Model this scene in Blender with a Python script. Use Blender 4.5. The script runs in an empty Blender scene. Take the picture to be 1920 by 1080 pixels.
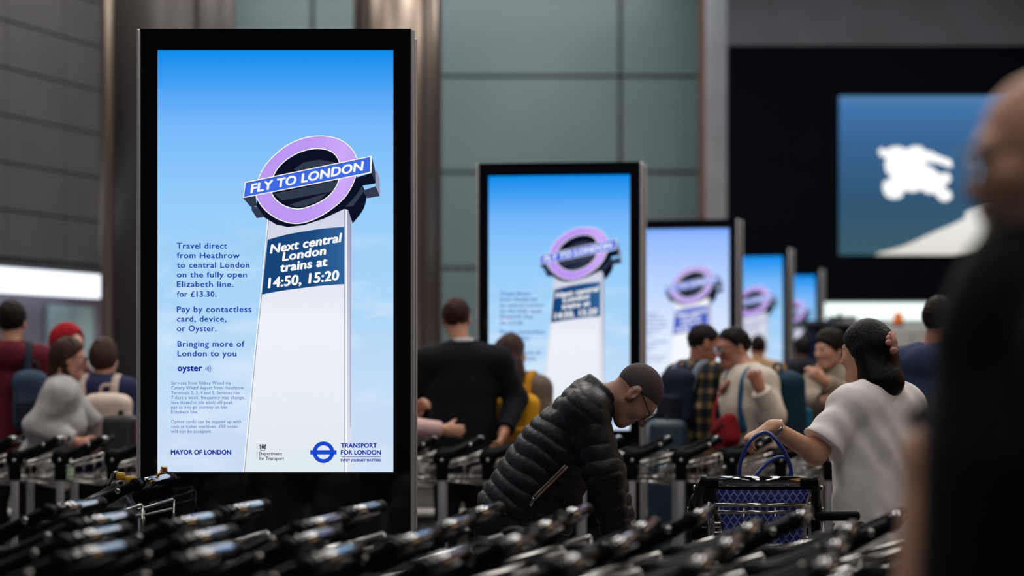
import bpy, math, random
import numpy as np
from mathutils import Vector, Matrix

SC = bpy.context.scene
COL = SC.collection
random.seed(7)
R = math.radians

# ------------------------------------------------------------------ camera
FPX = 85.0 / 36.0 * 1920.0          # focal length in photo pixels
CAMZ, HORY = 1.5, 686.0             # camera height, horizon row
cam_d = bpy.data.cameras.new('camera')
cam = bpy.data.objects.new('camera', cam_d)
COL.objects.link(cam)
cam.location = (0, 0, CAMZ)
cam.rotation_euler = (R(90), 0, 0)
cam_d.lens = 85
cam_d.sensor_width = 36
cam_d.sensor_fit = 'HORIZONTAL'
cam_d.shift_y = (HORY - 540.0) / 1920.0
cam_d.clip_end = 200
cam_d.dof.use_dof = True
cam_d.dof.focus_distance = 9.5
cam_d.dof.aperture_fstop = 1.8
SC.camera = cam

SC.view_settings.view_transform = 'Standard'
SC.view_settings.look = 'None'
SC.view_settings.exposure = 0.0
SC.view_settings.gamma = 1.0
SC.view_settings.use_curve_mapping = False
SC.cycles.use_denoising = True
SC.cycles.max_bounces = 6
SC.cycles.sample_clamp_indirect = 4.0

# ------------------------------------------------------------------ world and lamps
world = bpy.data.worlds.new('world')
SC.world = world
world.use_nodes = True
world.node_tree.nodes['Background'].inputs[0].default_value = (0.75, 0.85, 1.0, 1)
world.node_tree.nodes['Background'].inputs[1].default_value = 0.03


def lamp(name, loc, size, power, color, rot=(0, 0, 0)):
    l = bpy.data.lights.new(name, 'AREA')
    l.shape = 'RECTANGLE'
    l.size, l.size_y = size
    l.energy = power
    l.color = color
    o = bpy.data.objects.new(name, l)
    COL.objects.link(o)
    o.location = loc
    o.rotation_euler = [R(a) for a in rot]
    return o


LW = (1.0, 0.955, 0.91)
for ly, pw in ((1.2, 30), (5.0, 42), (10.5, 135), (16.5, 230), (24.0, 260), (32.0, 300)):
    for lx in (-4.5, 0.6, 5.7):
        lamp('ceiling_light', (lx, ly, 8.6), (1.6, 3.0), pw if ly > 2 or lx < 0 else 110, LW)
# added unseen warm lamp, for gold trim edges and orange handle reflections
lamp('added_warm_light', (8.0, 13.0, 3.6), (3.0, 9.0), 55, (1.0, 0.55, 0.18), (0, 75, 0))
# lamps that wash the glazed back wall and the slate wall
lamp('wall_washer', (-1.2, 38.5, 8.4), (8.0, 0.4), 130, (0.93, 1.0, 1.0), (42, 0, 0))
lamp('wall_washer', (-3.0, 22.0, 8.0), (0.6, 3.0), 55, (1.0, 0.93, 0.86), (0, 25, 0))


# ------------------------------------------------------------------ helpers
def PX(px, py, Y):
    return np.array([(px - 960.0) / FPX * Y, Y, CAMZ + (HORY - py) / FPX * Y])


def lin(c):
    out = []
    for v in c:
        v = v / 255.0
        out.append(v / 12.92 if v <= 0.04045 else ((v + 0.055) / 1.055) ** 2.4)
    return tuple(out)


MATS = {}


def pm(name, col, rough=0.6, metal=0.0, var=0.12, scale=20.0, bump=0.0, bscale=60.0, spec=0.5, emit=None, est=0.0, coat=0.0, stretch=None):
    """Procedural Principled material: sRGB colour with a little noise, optional bump."""
    if name in MATS:
        return MATS[name]
    m = bpy.data.materials.new(name)
    m.use_nodes = True
    nt = m.node_tree
    b = nt.nodes['Principled BSDF']
    c = lin(col)
    b.inputs['Roughness'].default_value = rough
    b.inputs['Metallic'].default_value = metal
    b.inputs['Specular IOR Level'].default_value = spec
    b.inputs['Coat Weight'].default_value = coat
    tc = nt.nodes.new('ShaderNodeTexCoord')
    src = tc.outputs['Object']
    if stretch:
        mp = nt.nodes.new('ShaderNodeMapping')
        mp.inputs['Scale'].default_value = stretch
        nt.links.new(src, mp.inputs[0])
        src = mp.outputs[0]
    n = nt.nodes.new('ShaderNodeTexNoise')
    n.inputs['Scale'].default_value = scale
    n.inputs['Detail'].default_value = 3
    nt.links.new(src, n.inputs['Vector'])
    rmp = nt.nodes.new('ShaderNodeValToRGB')
    rmp.color_ramp.elements[0].position = 0.3
    rmp.color_ramp.elements[1].position = 0.7
    rmp.color_ramp.elements[0].color = (*[max(0, v * (1 - var)) for v in c], 1)
    rmp.color_ramp.elements[1].color = (*[min(1, v * (1 + var)) for v in c], 1)
    nt.links.new(n.outputs['Fac'], rmp.inputs[0])
    nt.links.new(rmp.outputs[0], b.inputs['Base Color'])
    if bump:
        n2 = nt.nodes.new('ShaderNodeTexNoise')
        n2.inputs['Scale'].default_value = bscale
        n2.inputs['Detail'].default_value = 2
        nt.links.new(src, n2.inputs['Vector'])
        bp = nt.nodes.new('ShaderNodeBump')
        bp.inputs['Strength'].default_value = bump
        bp.inputs['Distance'].default_value = 0.02
        nt.links.new(n2.outputs['Fac'], bp.inputs['Height'])
        nt.links.new(bp.outputs[0], b.inputs['Normal'])
    if emit:
        b.inputs['Emission Color'].default_value = (*lin(emit), 1)
        b.inputs['Emission Strength'].default_value = est
    MATS[name] = m
    return m


def em(name, col, strength=1.0):
    """Plain light-giving screen colour."""
    if name in MATS:
        return MATS[name]
    m = bpy.data.materials.new(name)
    m.use_nodes = True
    nt = m.node_tree
    nt.nodes.clear()
    e = nt.nodes.new('ShaderNodeEmission')
    e.inputs[0].default_value = (*lin(col), 1)
    e.inputs[1].default_value = strength
    o = nt.nodes.new('ShaderNodeOutputMaterial')
    nt.links.new(e.outputs[0], o.inputs[0])
    MATS[name] = m
    return m


def tag(o, label=None, cat=None, group=None, kind=None):
    if label:
        o['label'] = label
    if cat:
        o['category'] = cat
    if group:
        o['group'] = group
    if kind:
        o['kind'] = kind
    return o


def empty(name, loc=(0, 0, 0), rz=0.0):
    o = bpy.data.objects.new(name, None)
    COL.objects.link(o)
    o.empty_display_size = 0.1
    o.location = [float(v) for v in loc]
    o.rotation_euler = (0, 0, rz)
    return o


def copy_tree(o, parent=None):
    c = o.copy()
    COL.objects.link(c)
    if parent is not None:
        c.parent = parent
    for ch in list(o.children):
        copy_tree(ch, c)
    return c


class MB:
    """Collects shapes and links them as one mesh object."""

    def __init__(s):
        s.v, s.f, s.m, s.sm = [], [], [], []

    def add(s, vs, fs, mi=0, smooth=False):
        b = len(s.v)
        s.v.extend([tuple(float(x) for x in p) for p in vs])
        for f in fs:
            s.f.append(tuple(b + i for i in f))
            s.m.append(mi)
            s.sm.append(smooth)
        return s

    def box(s, c, size, rz=0.0, rx=0.0, ry=0.0, mi=0):
        hx, hy, hz = [v / 2 for v in size]
        M = Matrix.Rotation(rz, 3, 'Z') @ Matrix.Rotation(ry, 3, 'Y') @ Matrix.Rotation(rx, 3, 'X')
        vs = [M @ Vector((x * hx, y * hy, z * hz)) + Vector([float(q) for q in c]) for x, y, z in
              ((-1, -1, -1), (1, -1, -1), (1, 1, -1), (-1, 1, -1), (-1, -1, 1), (1, -1, 1), (1, 1, 1), (-1, 1, 1))]
        return s.add(vs, [(0, 3, 2, 1), (4, 5, 6, 7), (0, 1, 5, 4), (1, 2, 6, 5), (2, 3, 7, 6), (3, 0, 4, 7)], mi)

    def rbox(s, c, size, r=0.02, n=3, rz=0.0, mi=0, rx=0.0, ry=0.0):
        """Rounded box: every edge and corner rounded with radius r."""
        hx, hy, hz = [max(v / 2 - r, 0.0) for v in size]
        M = Matrix.Rotation(rz, 3, 'Z') @ Matrix.Rotation(ry, 3, 'Y') @ Matrix.Rotation(rx, 3, 'X')
        k = 4 * n
        rows = []
        for j in range(2 * n):
            ph = -math.pi / 2 + math.pi * ((j if j < n else j - 1) / (2 * n - 2)) if n > 1 else 0
            sz = -1 if j < n else 1
            row = []
            for q in range(4):
                for i in range(n):
                    th = q * math.pi / 2 + (math.pi / 2) * i / (n - 1)
                    sx = (1, -1, -1, 1)[q]
                    sy = (1, 1, -1, -1)[q]
                    p = Vector((sx * hx + r * math.cos(ph) * math.cos(th), sy * hy + r * math.cos(ph) * math.sin(th), sz * hz + r * math.sin(ph)))
                    row.append(M @ p + Vector([float(x) for x in c]))
            rows.append(row)
        vs = [p for row in rows for p in row]
        fs = []
        for j in range(len(rows) - 1):
            for i in range(k):
                a, b2 = j * k + i, j * k + (i + 1) % k
                fs.append((a, b2, b2 + k, a + k))
        fs.append(tuple(reversed(range(k))))
        fs.append(tuple((len(rows) - 1) * k + i for i in range(k)))
        return s.add(vs, fs, mi, True)

    def tube(s, pts, r, n=8, closed=False, mi=0, flat=None, cap=True):
        """Tube along pts; r number or list; flat=(vector, factor) squashes the section along a direction."""
        P = [Vector([float(x) for x in p]) for p in pts]
        m = len(P)
        rs = r if isinstance(r, (list, tuple)) else [r] * m
        T = []
        for i in range(m):
            if closed:
                t = P[(i + 1) % m] - P[(i - 1) % m]
            else:
                t = P[min(i + 1, m - 1)] - P[max(i - 1, 0)]
            T.append(t.normalized() if t.length > 1e-9 else Vector((0, 0, 1)))
        up = Vector((0, 0, 1)) if abs(T[0].z) < 0.9 else Vector((1, 0, 0))
        N = (up - T[0] * up.dot(T[0])).normalized()
        vs = []
        for i in range(m):
            if i:
                N = N - T[i] * N.dot(T[i])
                N = N.normalized() if N.length > 1e-6 else T[i].orthogonal().normalized()
            B = T[i].cross(N)
            for k in range(n):
                a = 2 * math.pi * k / n
                q = (N * math.cos(a) + B * math.sin(a)) * rs[i]
                if flat:
                    d = Vector(flat[0]).normalized()
                    q = q + d * (q.dot(d) * (flat[1] - 1))
                vs.append(P[i] + q)
        fs = []
        for i in range(m if closed else m - 1):
            j = (i + 1) % m
            for k in range(n):
                k2 = (k + 1) % n
                fs.append((i * n + k, i * n + k2, j * n + k2, j * n + k))
        if cap and not closed:
            fs.append(tuple(reversed(range(n))))
            fs.append(tuple((m - 1) * n + k for k in range(n)))
        return s.add(vs, fs, mi, True)

    def lathe(s, prof, c=(0, 0, 0), n=24, axis='z', mi=0):
        """Profile [(r, h)] turned round an axis through c."""
        vs, fs = [], []
        for r_, h in prof:
            for k in range(n):
                a = 2 * math.pi * k / n
                x, y = r_ * math.cos(a), r_ * math.sin(a)
                p = {'z': (x, y, h), 'x': (h, x, y), 'y': (y, h, x)}[axis]
                vs.append((p[0] + c[0], p[1] + c[1], p[2] + c[2]))
        for j in range(len(prof) - 1):
            for k in range(n):
                k2 = (k + 1) % n
                fs.append((j * n + k, j * n + k2, (j + 1) * n + k2, (j + 1) * n + k))
        s.add(vs, fs, mi, True)
        b = len(s.v) - len(vs)
        for f in (tuple(reversed(range(n))), tuple((len(prof) - 1) * n + k for k in range(n))):
            s.f.append(tuple(b + i for i in f))
            s.m.append(mi)
            s.sm.append(False)
        return s

    def sphere(s, c, r, n=12, mi=0):
        rr = r if isinstance(r, (list, tuple)) else (r, r, r)
        vs, fs = [], []
        for j in range(1, n):
            ph = math.pi * j / n
            for k in range(2 * n):
                a = math.pi * k / n
                vs.append((c[0] + rr[0] * math.sin(ph) * math.cos(a), c[1] + rr[1] * math.sin(ph) * math.sin(a), c[2] + rr[2] * math.cos(ph)))
        w = 2 * n
        for j in range(n - 2):
            for k in range(w):
                k2 = (k + 1) % w
                fs.append((j * w + k, (j + 1) * w + k, (j + 1) * w + k2, j * w + k2))
        fs.append(tuple(range(w)))
        fs.append(tuple(reversed([(n - 2) * w + k for k in range(w)])))
        return s.add(vs, fs, mi, True)

    def prism(s, poly, y0, y1, mi=0):
        """Polygon in the x-z plane pushed from y0 to y1."""
        n = len(poly)
        vs = [(p[0], y0, p[1]) for p in poly] + [(p[0], y1, p[1]) for p in poly]
        fs = [tuple(range(n)), tuple(reversed(range(n, 2 * n)))]
        fs += [(i, i + n, (i + 1) % n + n, (i + 1) % n) for i in range(n)]
        return s.add(vs, fs, mi)

    def build(s, name, mats, parent=None, bevel=0.0, loc=None, rz=0.0):
        me = bpy.data.meshes.new(name)
        me.from_pydata(s.v, [], s.f)
        ms = mats if isinstance(mats, (list, tuple)) else [mats]
        for m in ms:
            me.materials.append(m)
        me.polygons.foreach_set('material_index', s.m)
        me.polygons.foreach_set('use_smooth', s.sm)
        me.update()
        o = bpy.data.objects.new(name, me)
        COL.objects.link(o)
        if parent is not None:
            o.parent = parent
        if loc is not None:
            o.location = [float(v) for v in loc]
        o.rotation_euler = (0, 0, rz)
        if bevel:
            b = o.modifiers.new('bevel', 'BEVEL')
            b.width = bevel
            b.segments = 2
            b.limit_method = 'ANGLE'
        return o


def struct(name, mb, mats, **k):
    o = mb.build(name, mats, **k)
    o['kind'] = 'structure'
    return o


def spline(pts, sub=6, closed=True):
    """Catmull-Rom through 2-D or 3-D points."""
    P = [np.array(p, float) for p in pts]
    n = len(P)
    out = []
    for i in range(n if closed else n - 1):
        p0 = P[(i - 1) % n] if closed or i > 0 else P[0]
        p1, p2 = P[i], P[(i + 1) % n]
        p3 = P[(i + 2) % n] if closed or i + 2 < n else P[-1]
        for t in np.linspace(0, 1, sub, endpoint=False):
            out.append(0.5 * ((2 * p1) + (-p0 + p2) * t + (2 * p0 - 5 * p1 + 4 * p2 - p3) * t * t + (-p0 + 3 * p1 - 3 * p2 + p3) * t ** 3))
    if not closed:
        out.append(P[-1])
    return out


# ------------------------------------------------------------------ smooth solids (distance fields turned into meshes)
class Field:
    def __init__(s, lo, hi, h):
        s.h = h
        s.lo = np.array(lo, float) - 3 * h
        s.n = np.ceil((np.array(hi, float) - s.lo) / h).astype(int) + 4
        s.f = np.full(s.n, 1.0, np.float32)
        s.ax = [(s.lo[i] + h * np.arange(s.n[i])).astype(np.float32) for i in range(3)]

    def _blk(s, lo, hi):
        a = np.clip(np.floor((np.array(lo) - s.lo) / s.h).astype(int), 0, s.n - 1)
        b = np.clip(np.ceil((np.array(hi) - s.lo) / s.h).astype(int) + 1, 1, s.n)
        sl = tuple(slice(a[i], max(b[i], a[i] + 1)) for i in range(3))
        X = s.ax[0][sl[0]][:, None, None]
        Y = s.ax[1][sl[1]][None, :, None]
        Z = s.ax[2][sl[2]][None, None, :]
        return sl, X, Y, Z

    def _mix(s, sl, d, k, sub=False):
        f = s.f[sl]
        if sub:
            a, b = -f, d
        else:
            a, b = f, d
        if k > 0:
            h = np.maximum(k - np.abs(a - b), 0) / k
            r_ = np.minimum(a, b) - h * h * k * 0.25
        else:
            r_ = np.minimum(a, b)
        s.f[sl] = -r_ if sub else r_

    def cone(s, a, b, r1, r2, k=0.03, sq=None, sub=False, disp=None, clip=None):
        """Tapered capsule a-b; sq=(direction, factor) flattens it; clip=[(point, normal)] keeps the side the normal points away from."""
        a, b = np.array(a, float), np.array(b, float)
        R_ = max(r1, r2) + k + 3 * s.h + 0.03
        sl, X, Y, Z = s._blk(np.minimum(a, b) - R_, np.maximum(a, b) + R_)
        ba = b - a
        L2 = max(float(ba @ ba), 1e-9)
        qx, qy, qz = X - a[0], Y - a[1], Z - a[2]
        t = np.clip((qx * ba[0] + qy * ba[1] + qz * ba[2]) / L2, 0, 1)
        qx, qy, qz = qx - t * ba[0], qy - t * ba[1], qz - t * ba[2]
        if sq is not None:
            n, fac = np.array(sq[0], float), sq[1]
            n = n / np.linalg.norm(n)
            dn = (qx * n[0] + qy * n[1] + qz * n[2]) * (1 / fac - 1)
            qx, qy, qz = qx + n[0] * dn, qy + n[1] * dn, qz + n[2] * dn
        d = np.sqrt(qx * qx + qy * qy + qz * qz) - (r1 + (r2 - r1) * t)
        if sq is not None and sq[1] < 1:
            d = d * (0.5 + 0.5 * sq[1])
        if disp is not None:
            d = d - disp(X, Y, Z, t)
        for c, nn in (clip or ()):
            nn = np.array(nn, float)
            nn = nn / np.linalg.norm(nn)
            d = np.maximum(d, (X - c[0]) * nn[0] + (Y - c[1]) * nn[1] + (Z - c[2]) * nn[2])
        s._mix(sl, d.astype(np.float32), k, sub)
        return s

    def ell(s, c, r, k=0.02, M=None, sub=False, clip=None, disp=None):
        c, r = np.array(c, float), np.array(r, float)
        R_ = max(r) + k + 3 * s.h + 0.02
        sl, X, Y, Z = s._blk(c - R_, c + R_)
        qx, qy, qz = X - c[0], Y - c[1], Z - c[2]
        if M is not None:
            qx, qy, qz = (M[0, 0] * qx + M[1, 0] * qy + M[2, 0] * qz, M[0, 1] * qx + M[1, 1] * qy + M[2, 1] * qz, M[0, 2] * qx + M[1, 2] * qy + M[2, 2] * qz)
        k0 = np.sqrt((qx / r[0]) ** 2 + (qy / r[1]) ** 2 + (qz / r[2]) ** 2)
        k1 = np.sqrt((qx / r[0] ** 2) ** 2 + (qy / r[1] ** 2) ** 2 + (qz / r[2] ** 2) ** 2)
        d = k0 * (k0 - 1) / np.maximum(k1, 1e-6)
        if disp is not None:
            d = d - disp(X, Y, Z, 0)
        for cc, nn in (clip or ()):
            nn = np.array(nn, float)
            nn = nn / np.linalg.norm(nn)
            d = np.maximum(d, (X - cc[0]) * nn[0] + (Y - cc[1]) * nn[1] + (Z - cc[2]) * nn[2])
        s._mix(sl, d.astype(np.float32), k, sub)
        return s

    def rbox(s, c, half, r, k=0.0, M=None, sub=False):
        c, half = np.array(c, float), np.array(half, float)
        R_ = np.linalg.norm(half) + k + 3 * s.h
        sl, X, Y, Z = s._blk(c - R_, c + R_)
        q = [X - c[0], Y - c[1], Z - c[2]]
        if M is not None:
            q = [M[0, i] * q[0] + M[1, i] * q[1] + M[2, i] * q[2] for i in range(3)]
        q = [np.abs(q[i]) - (half[i] - r) for i in range(3)]
        out = np.sqrt(np.maximum(q[0], 0) ** 2 + np.maximum(q[1], 0) ** 2 + np.maximum(q[2], 0) ** 2)
        d = out + np.minimum(np.maximum(np.maximum(q[0], q[1]), q[2]), 0) - r
        s._mix(sl, d.astype(np.float32), k, sub)
        return s

    def cut(s, c, n):
        """Remove everything on the side the normal points to."""
        n = np.array(n, float)
        n = n / np.linalg.norm(n)
        d = (s.ax[0][:, None, None] - c[0]) * n[0] + (s.ax[1][None, :, None] - c[1]) * n[1] + (s.ax[2][None, None, :] - c[2]) * n[2]
        s.f = np.maximum(s.f, d.astype(np.float32))
        return s

    def mesh(s, relax=1):
        f = s.f
        for ax in range(3):                       # close the block's faces
            for e in (0, -1):
                ix = [slice(None)] * 3
                ix[ax] = e
                f[tuple(ix)] = np.maximum(f[tuple(ix)], 0.01)
        ins = f < 0
        u = ins.astype(np.uint8)
        u = u[:-1] + u[1:]
        u = u[:, :-1] + u[:, 1:]
        u = u[:, :, :-1] + u[:, :, 1:]
        act = np.argwhere((u > 0) & (u < 8))
        idx = np.full(u.shape, -1, np.int32)
        idx[act[:, 0], act[:, 1], act[:, 2]] = np.arange(len(act))
        cor = np.array([(i, j, k) for i in (0, 1) for j in (0, 1) for k in (0, 1)])
        val = np.stack([f[act[:, 0] + c[0], act[:, 1] + c[1], act[:, 2] + c[2]] for c in cor], 1)
        acc = np.zeros((len(act), 3))
        cnt = np.zeros(len(act))
        for a in range(8):
            for b in range(a + 1, 8):
                if np.abs(cor[a] - cor[b]).sum() != 1:
                    continue
                va, vb = val[:, a], val[:, b]
                x = (va < 0) != (vb < 0)
                t = np.where(x, va / np.where(x, va - vb, 1), 0)
                acc += np.where(x[:, None], cor[a] + (cor[b] - cor[a]) * t[:, None], 0)
                cnt += x
        V = s.lo + s.h * (act + acc / np.maximum(cnt, 1)[:, None])
        Q = []
        for ax in range(3):
            a = np.moveaxis(ins, ax, 0)
            d = a[:-1] != a[1:]
            d[:, 0, :] = False
            d[:, :, 0] = False
            d[:, -1, :] = False
            d[:, :, -1] = False
            e = np.argwhere(d)
            flip = np.moveaxis(ins, ax, 0)[e[:, 0], e[:, 1], e[:, 2]]
            im = np.moveaxis(idx, ax, 0)
            q = np.stack([im[e[:, 0], e[:, 1] - 1, e[:, 2] - 1], im[e[:, 0], e[:, 1], e[:, 2] - 1], im[e[:, 0], e[:, 1], e[:, 2]], im[e[:, 0], e[:, 1] - 1, e[:, 2]]], 1)
            if ax == 1:
                flip = ~flip
            q = np.where(flip[:, None], q, q[:, ::-1])
            Q.append(q)
        Q = np.concatenate(Q)
        Q = Q[(Q >= 0).all(1)]
        for _ in range(relax):
            S = np.zeros_like(V)
            C = np.zeros(len(V))
            for i in range(4):
                j = (i + 1) % 4
                np.add.at(S, Q[:, i], V[Q[:, j]])
                np.add.at(S, Q[:, j], V[Q[:, i]])
                np.add.at(C, Q[:, i], 1)
                np.add.at(C, Q[:, j], 1)
            V = V + 0.5 * (S / np.maximum(C, 1)[:, None] - V)
        return V, Q

    def build(s, name, mats, parent=None, relax=1, assign=None):
        V, Q = s.mesh(relax)
        me = bpy.data.meshes.new(name)
        me.vertices.add(len(V))
        me.vertices.foreach_set('co', V.astype(np.float32).ravel())
        me.loops.add(4 * len(Q))
        me.loops.foreach_set('vertex_index', Q.astype(np.int32).ravel())
        me.polygons.add(len(Q))
        me.polygons.foreach_set('loop_start', np.arange(0, 4 * len(Q), 4, dtype=np.int32))
        me.polygons.foreach_set('use_smooth', np.ones(len(Q), bool))
        ms = mats if isinstance(mats, (list, tuple)) else [mats]
        for m in ms:
            me.materials.append(m)
        if assign is not None and len(ms) > 1:
            me.polygons.foreach_set('material_index', assign(V[Q].mean(1)).astype(np.int32))
        me.update(calc_edges=True)
        me.validate()
        o = bpy.data.objects.new(name, me)
        COL.objects.link(o)
        if parent is not None:
            o.parent = parent
        return o
# ------------------------------------------------------------------ materials
M_BLACK = pm('black gloss', (9, 10, 16), 0.06, var=0.05, spec=0.5)
M_PLASTIC = pm('black plastic', (6, 6, 9), 0.5, var=0.1, spec=0.09)
M_STEEL = pm('brushed steel', (178, 178, 184), 0.35, metal=0.7, var=0.05, stretch=(30, 30, 1))
M_CHROME = pm('chrome', (178, 176, 172), 0.16, metal=1.0, var=0.03)
M_TRIM = pm('bright trim', (214, 212, 214), 0.3, metal=0.55, var=0.04)
M_SLATE = pm('slate wall', (74, 72, 78), 0.55, var=0.14, scale=1.2, bump=0.1, bscale=6)
M_JOINT = pm('dark joint', (40, 40, 44), 0.8)
M_GREEN = pm('grey green glass wall', (113, 133, 136), 0.32, var=0.05, scale=0.8)
M_GSEAM = pm('green seam', (62, 76, 78), 0.6)
M_COLST = pm('column steel', (150, 136, 124), 0.36, metal=0.9, var=0.06, scale=3, stretch=(6, 6, 0.4))
M_COLDK = pm('column cladding dark', (92, 88, 87), 0.45, metal=0.7, var=0.06, scale=3, stretch=(6, 6, 0.4))
M_PALE = pm('pale column', (176, 176, 184), 0.45, var=0.08, scale=2)
M_BRONZE = pm('bronze edge', (128, 98, 84), 0.4, metal=0.7, var=0.08)
M_FASCIA = pm('navy black fascia', (6, 9, 17), 0.7, var=0.08, scale=2, spec=0.04)
M_GRIP = pm('glossy black grip', (6, 6, 12), 0.07, var=0.05, spec=0.8, coat=1.0)
M_GRIP.node_tree.nodes['Principled BSDF'].inputs['IOR'].default_value = 2.2
M_CONC = pm('concrete band', (98, 100, 108), 0.8, var=0.12, scale=1.5)
M_LOWER = pm('pale lower wall', (170, 168, 164), 0.6, var=0.08, scale=2)
M_MAUVE = pm('mauve panel', (140, 134, 150), 0.5, var=0.06, scale=1.5)
M_FROST = pm('frosted teal glass', (178, 204, 210), 0.35, var=0.12, scale=2.5)
M_FLOOR = pm('terrazzo floor', (92, 90, 90), 0.16, var=0.12, scale=45)
M_CEIL = pm('ceiling', (58, 58, 62), 0.8, var=0.06, scale=1)
M_RUB = pm('rubber', (22, 22, 24), 0.7)

# ------------------------------------------------------------------ the hall
struct('floor', MB().box((1.0, 22, -0.05), (26, 52, 0.1)), M_FLOOR)
struct('wall_right', MB().box((13.9, 22, 4.4), (0.2, 52, 8.8)), M_CONC)
struct('ceiling', MB().box((1.0, 22, 8.85), (26, 52, 0.1)), M_CEIL)


def box_px(mb, x0, x1, y0, y1, Y, depth, mi=0):
    a, b = PX(x0, y1, Y), PX(x1, y0, Y)
    return mb.box(((a[0] + b[0]) / 2, Y + depth / 2, (a[2] + b[2]) / 2), (b[0] - a[0], depth, b[2] - a[2]), mi=mi)


# glazed back wall: panels with real open joints in front of a dark backing
YB = 42.0
mb = MB()
zs = [0.0]
for py in (686 - 3, 503, 323, 143, -37, -217, -397):
    zs.append(CAMZ + (HORY - py) / FPX * YB)
xs = [PX(x, 0, YB)[0] for x in (-420, 10, 586, 1163, 1342)]
for i in range(len(xs) - 1):
    for j in range(len(zs) - 1):
        a, b = xs[i] + 0.035, xs[i + 1] - 0.035
        c, d = zs[j] + 0.03, min(zs[j + 1], 8.8) - 0.03
        mb.box(((a + b) / 2, YB + 0.03, (c + d) / 2), (b - a, 0.06, d - c))
        mb.box(((a + b) / 2, YB + 0.12, (c + d) / 2), (b - a + 0.08, 0.06, d - c + 0.08), mi=1)
struct('wall_back', mb, [M_GREEN, M_GSEAM])

# pale square column between glazed wall and black shop front
mb = MB()
box_px(mb, 1323, 1366, -400, 844, 40.0, 0.5)
o = struct('trim_1', mb, M_PALE, bevel=0.02)
mb = MB()
box_px(mb, 1312, 1323, -400, 844, 40.05, 0.45)
struct('trim_2', mb, M_BRONZE)

# shop front: black fascia, concrete band, pale wall below
YF = 38.0
xl, xr = PX(1368, 0, YF)[0], 14.0
z565, z85 = PX(0, 565, YF)[2], PX(0, 85, YF)[2]
struct('wall_front', MB().box(((xl + xr) / 2, YF + 0.25, (z565 + z85) / 2), (xr - xl, 0.5, z85 - z565))
       .box(((xl + xr) / 2, YF + 0.35, (z85 + 8.8) / 2), (xr - xl, 0.4, 8.8 - z85), mi=1)
       , [M_FASCIA, M_CONC])
struct('wall_lower', MB().box(((xl + xr) / 2, YF + 0.65, z565 / 2), (xr - xl, 0.2, z565)), M_LOWER)
# luminous strip under the fascia
mb = MB()
a, b = PX(1480, 600, YF + 0.35), PX(1756, 568, YF + 0.35)
mb.box(((a[0] + b[0]) / 2, YF + 0.43, (a[2] + b[2]) / 2), (b[0] - a[0], 0.12, b[2] - a[2]))
lb = mb.build('light_band', em('white light band', (236, 252, 246), 1.35))
tag(lb, 'long glowing white light band under the black shop fascia', 'light')

# slate wall running away beside the concourse, with a lit recess under it
d = np.array([0.67, 2.3])
d = d / np.linalg.norm(d)
W0 = np.array([-4.77, 28.0])
nrm = np.array([d[1], -d[0]])


def wl(s_, off=0.0):
    p = W0 + d * s_ + nrm * off
    return float(p[0]), float(p[1])


ang = math.atan2(d[1], d[0])
mb = MB()
zb = 2.66
rows = [zb + 0.506 * i for i in range(13)]
pan = [-22.5 + 1.35 * i for i in range(19)]
pan[-1] = 1.5
for j in range(len(rows) - 1):
    for i in range(len(pan) - 1):
        a, b = pan[i] + 0.008, pan[i + 1] - 0.008
        if b - a < 0.05:
            continue
        x, y = wl((a + b) / 2, -0.04)
        mb.box((x, y, (rows[j] + rows[j + 1]) / 2), (b - a, 0.08, rows[j + 1] - rows[j] - 0.022), rz=ang)
x, y = wl(-10.5, -0.14)
mb.box((x, y, (rows[0] + 8.8) / 2), (24.0, 0.08, 8.8 - rows[0]), rz=ang, mi=1)
struct('wall_left', mb, [M_SLATE, M_JOINT])
mb = MB()
x, y = wl(-10.5, -0.55)
mb.box((x, y, 1.3), (24.0, 0.1, 2.6), rz=ang)
x, y = wl(-10.5, -0.3)
mb.box((x, y, 2.63), (24.0, 0.55, 0.06), rz=ang, mi=1)
struct('trim_3', mb, [M_MAUVE, M_JOINT])
mb = MB()
x, y = wl(0.15, -0.46)
mb.box((x, y, 1.15), (1.15, 0.05, 2.1), rz=ang)
struct('window_1', mb, M_FROST)
mb = MB()
x, y = wl(-11.1, -0.06)
mb.rbox((x, y, 2.42), (22.4, 0.16, 0.27), r=0.03, rz=ang)
lb = mb.build('light_band', em('cool white light', (240, 246, 255), 1.5))
tag(lb, 'long glowing white light band below the dark slate wall', 'light')


def column(name, px0, px1, Y, mat, grooves, label):
    r = (px1 - px0) / 2 / FPX * Y
    c = PX((px0 + px1) / 2, 0, Y)
    mb = MB()
    mb.lathe([(r, 0.0), (r, 8.8)], (c[0], c[1] + r * 0.3, 0), n=96)
    for g, w in grooves:
        gx = (g - (px0 + px1) / 2) / FPX * Y
        th = math.acos(max(-1, min(1, gx / r)))
        wd = w / FPX * Y / max(0.35, math.sin(th))
        mb.box((c[0] + math.cos(th) * r, c[1] + r * 0.3 - math.sin(th) * r, 4.4), (0.02, wd, 8.8), rz=-th, mi=1)
    o = struct(name, mb, [mat, M_JOINT])
    o['label'] = label
    return o


column('metal_column', 188, 436, 24.0, M_COLDK, ((217, 6), (378, 6)), 'wide dark metal column behind the largest totem')
column('metal_column', 661, 828, 26.5, M_COLST, ((675, 4), (693, 4), (796, 6), (823, 4)), 'warm steel column behind the largest totem')

column('metal_column', 188, 212, 23.2, M_COLST, (), 'slim pale metal strip standing in for the edge highlight of the dark column')  # pale cylinder added as the dark column's edge highlight

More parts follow.
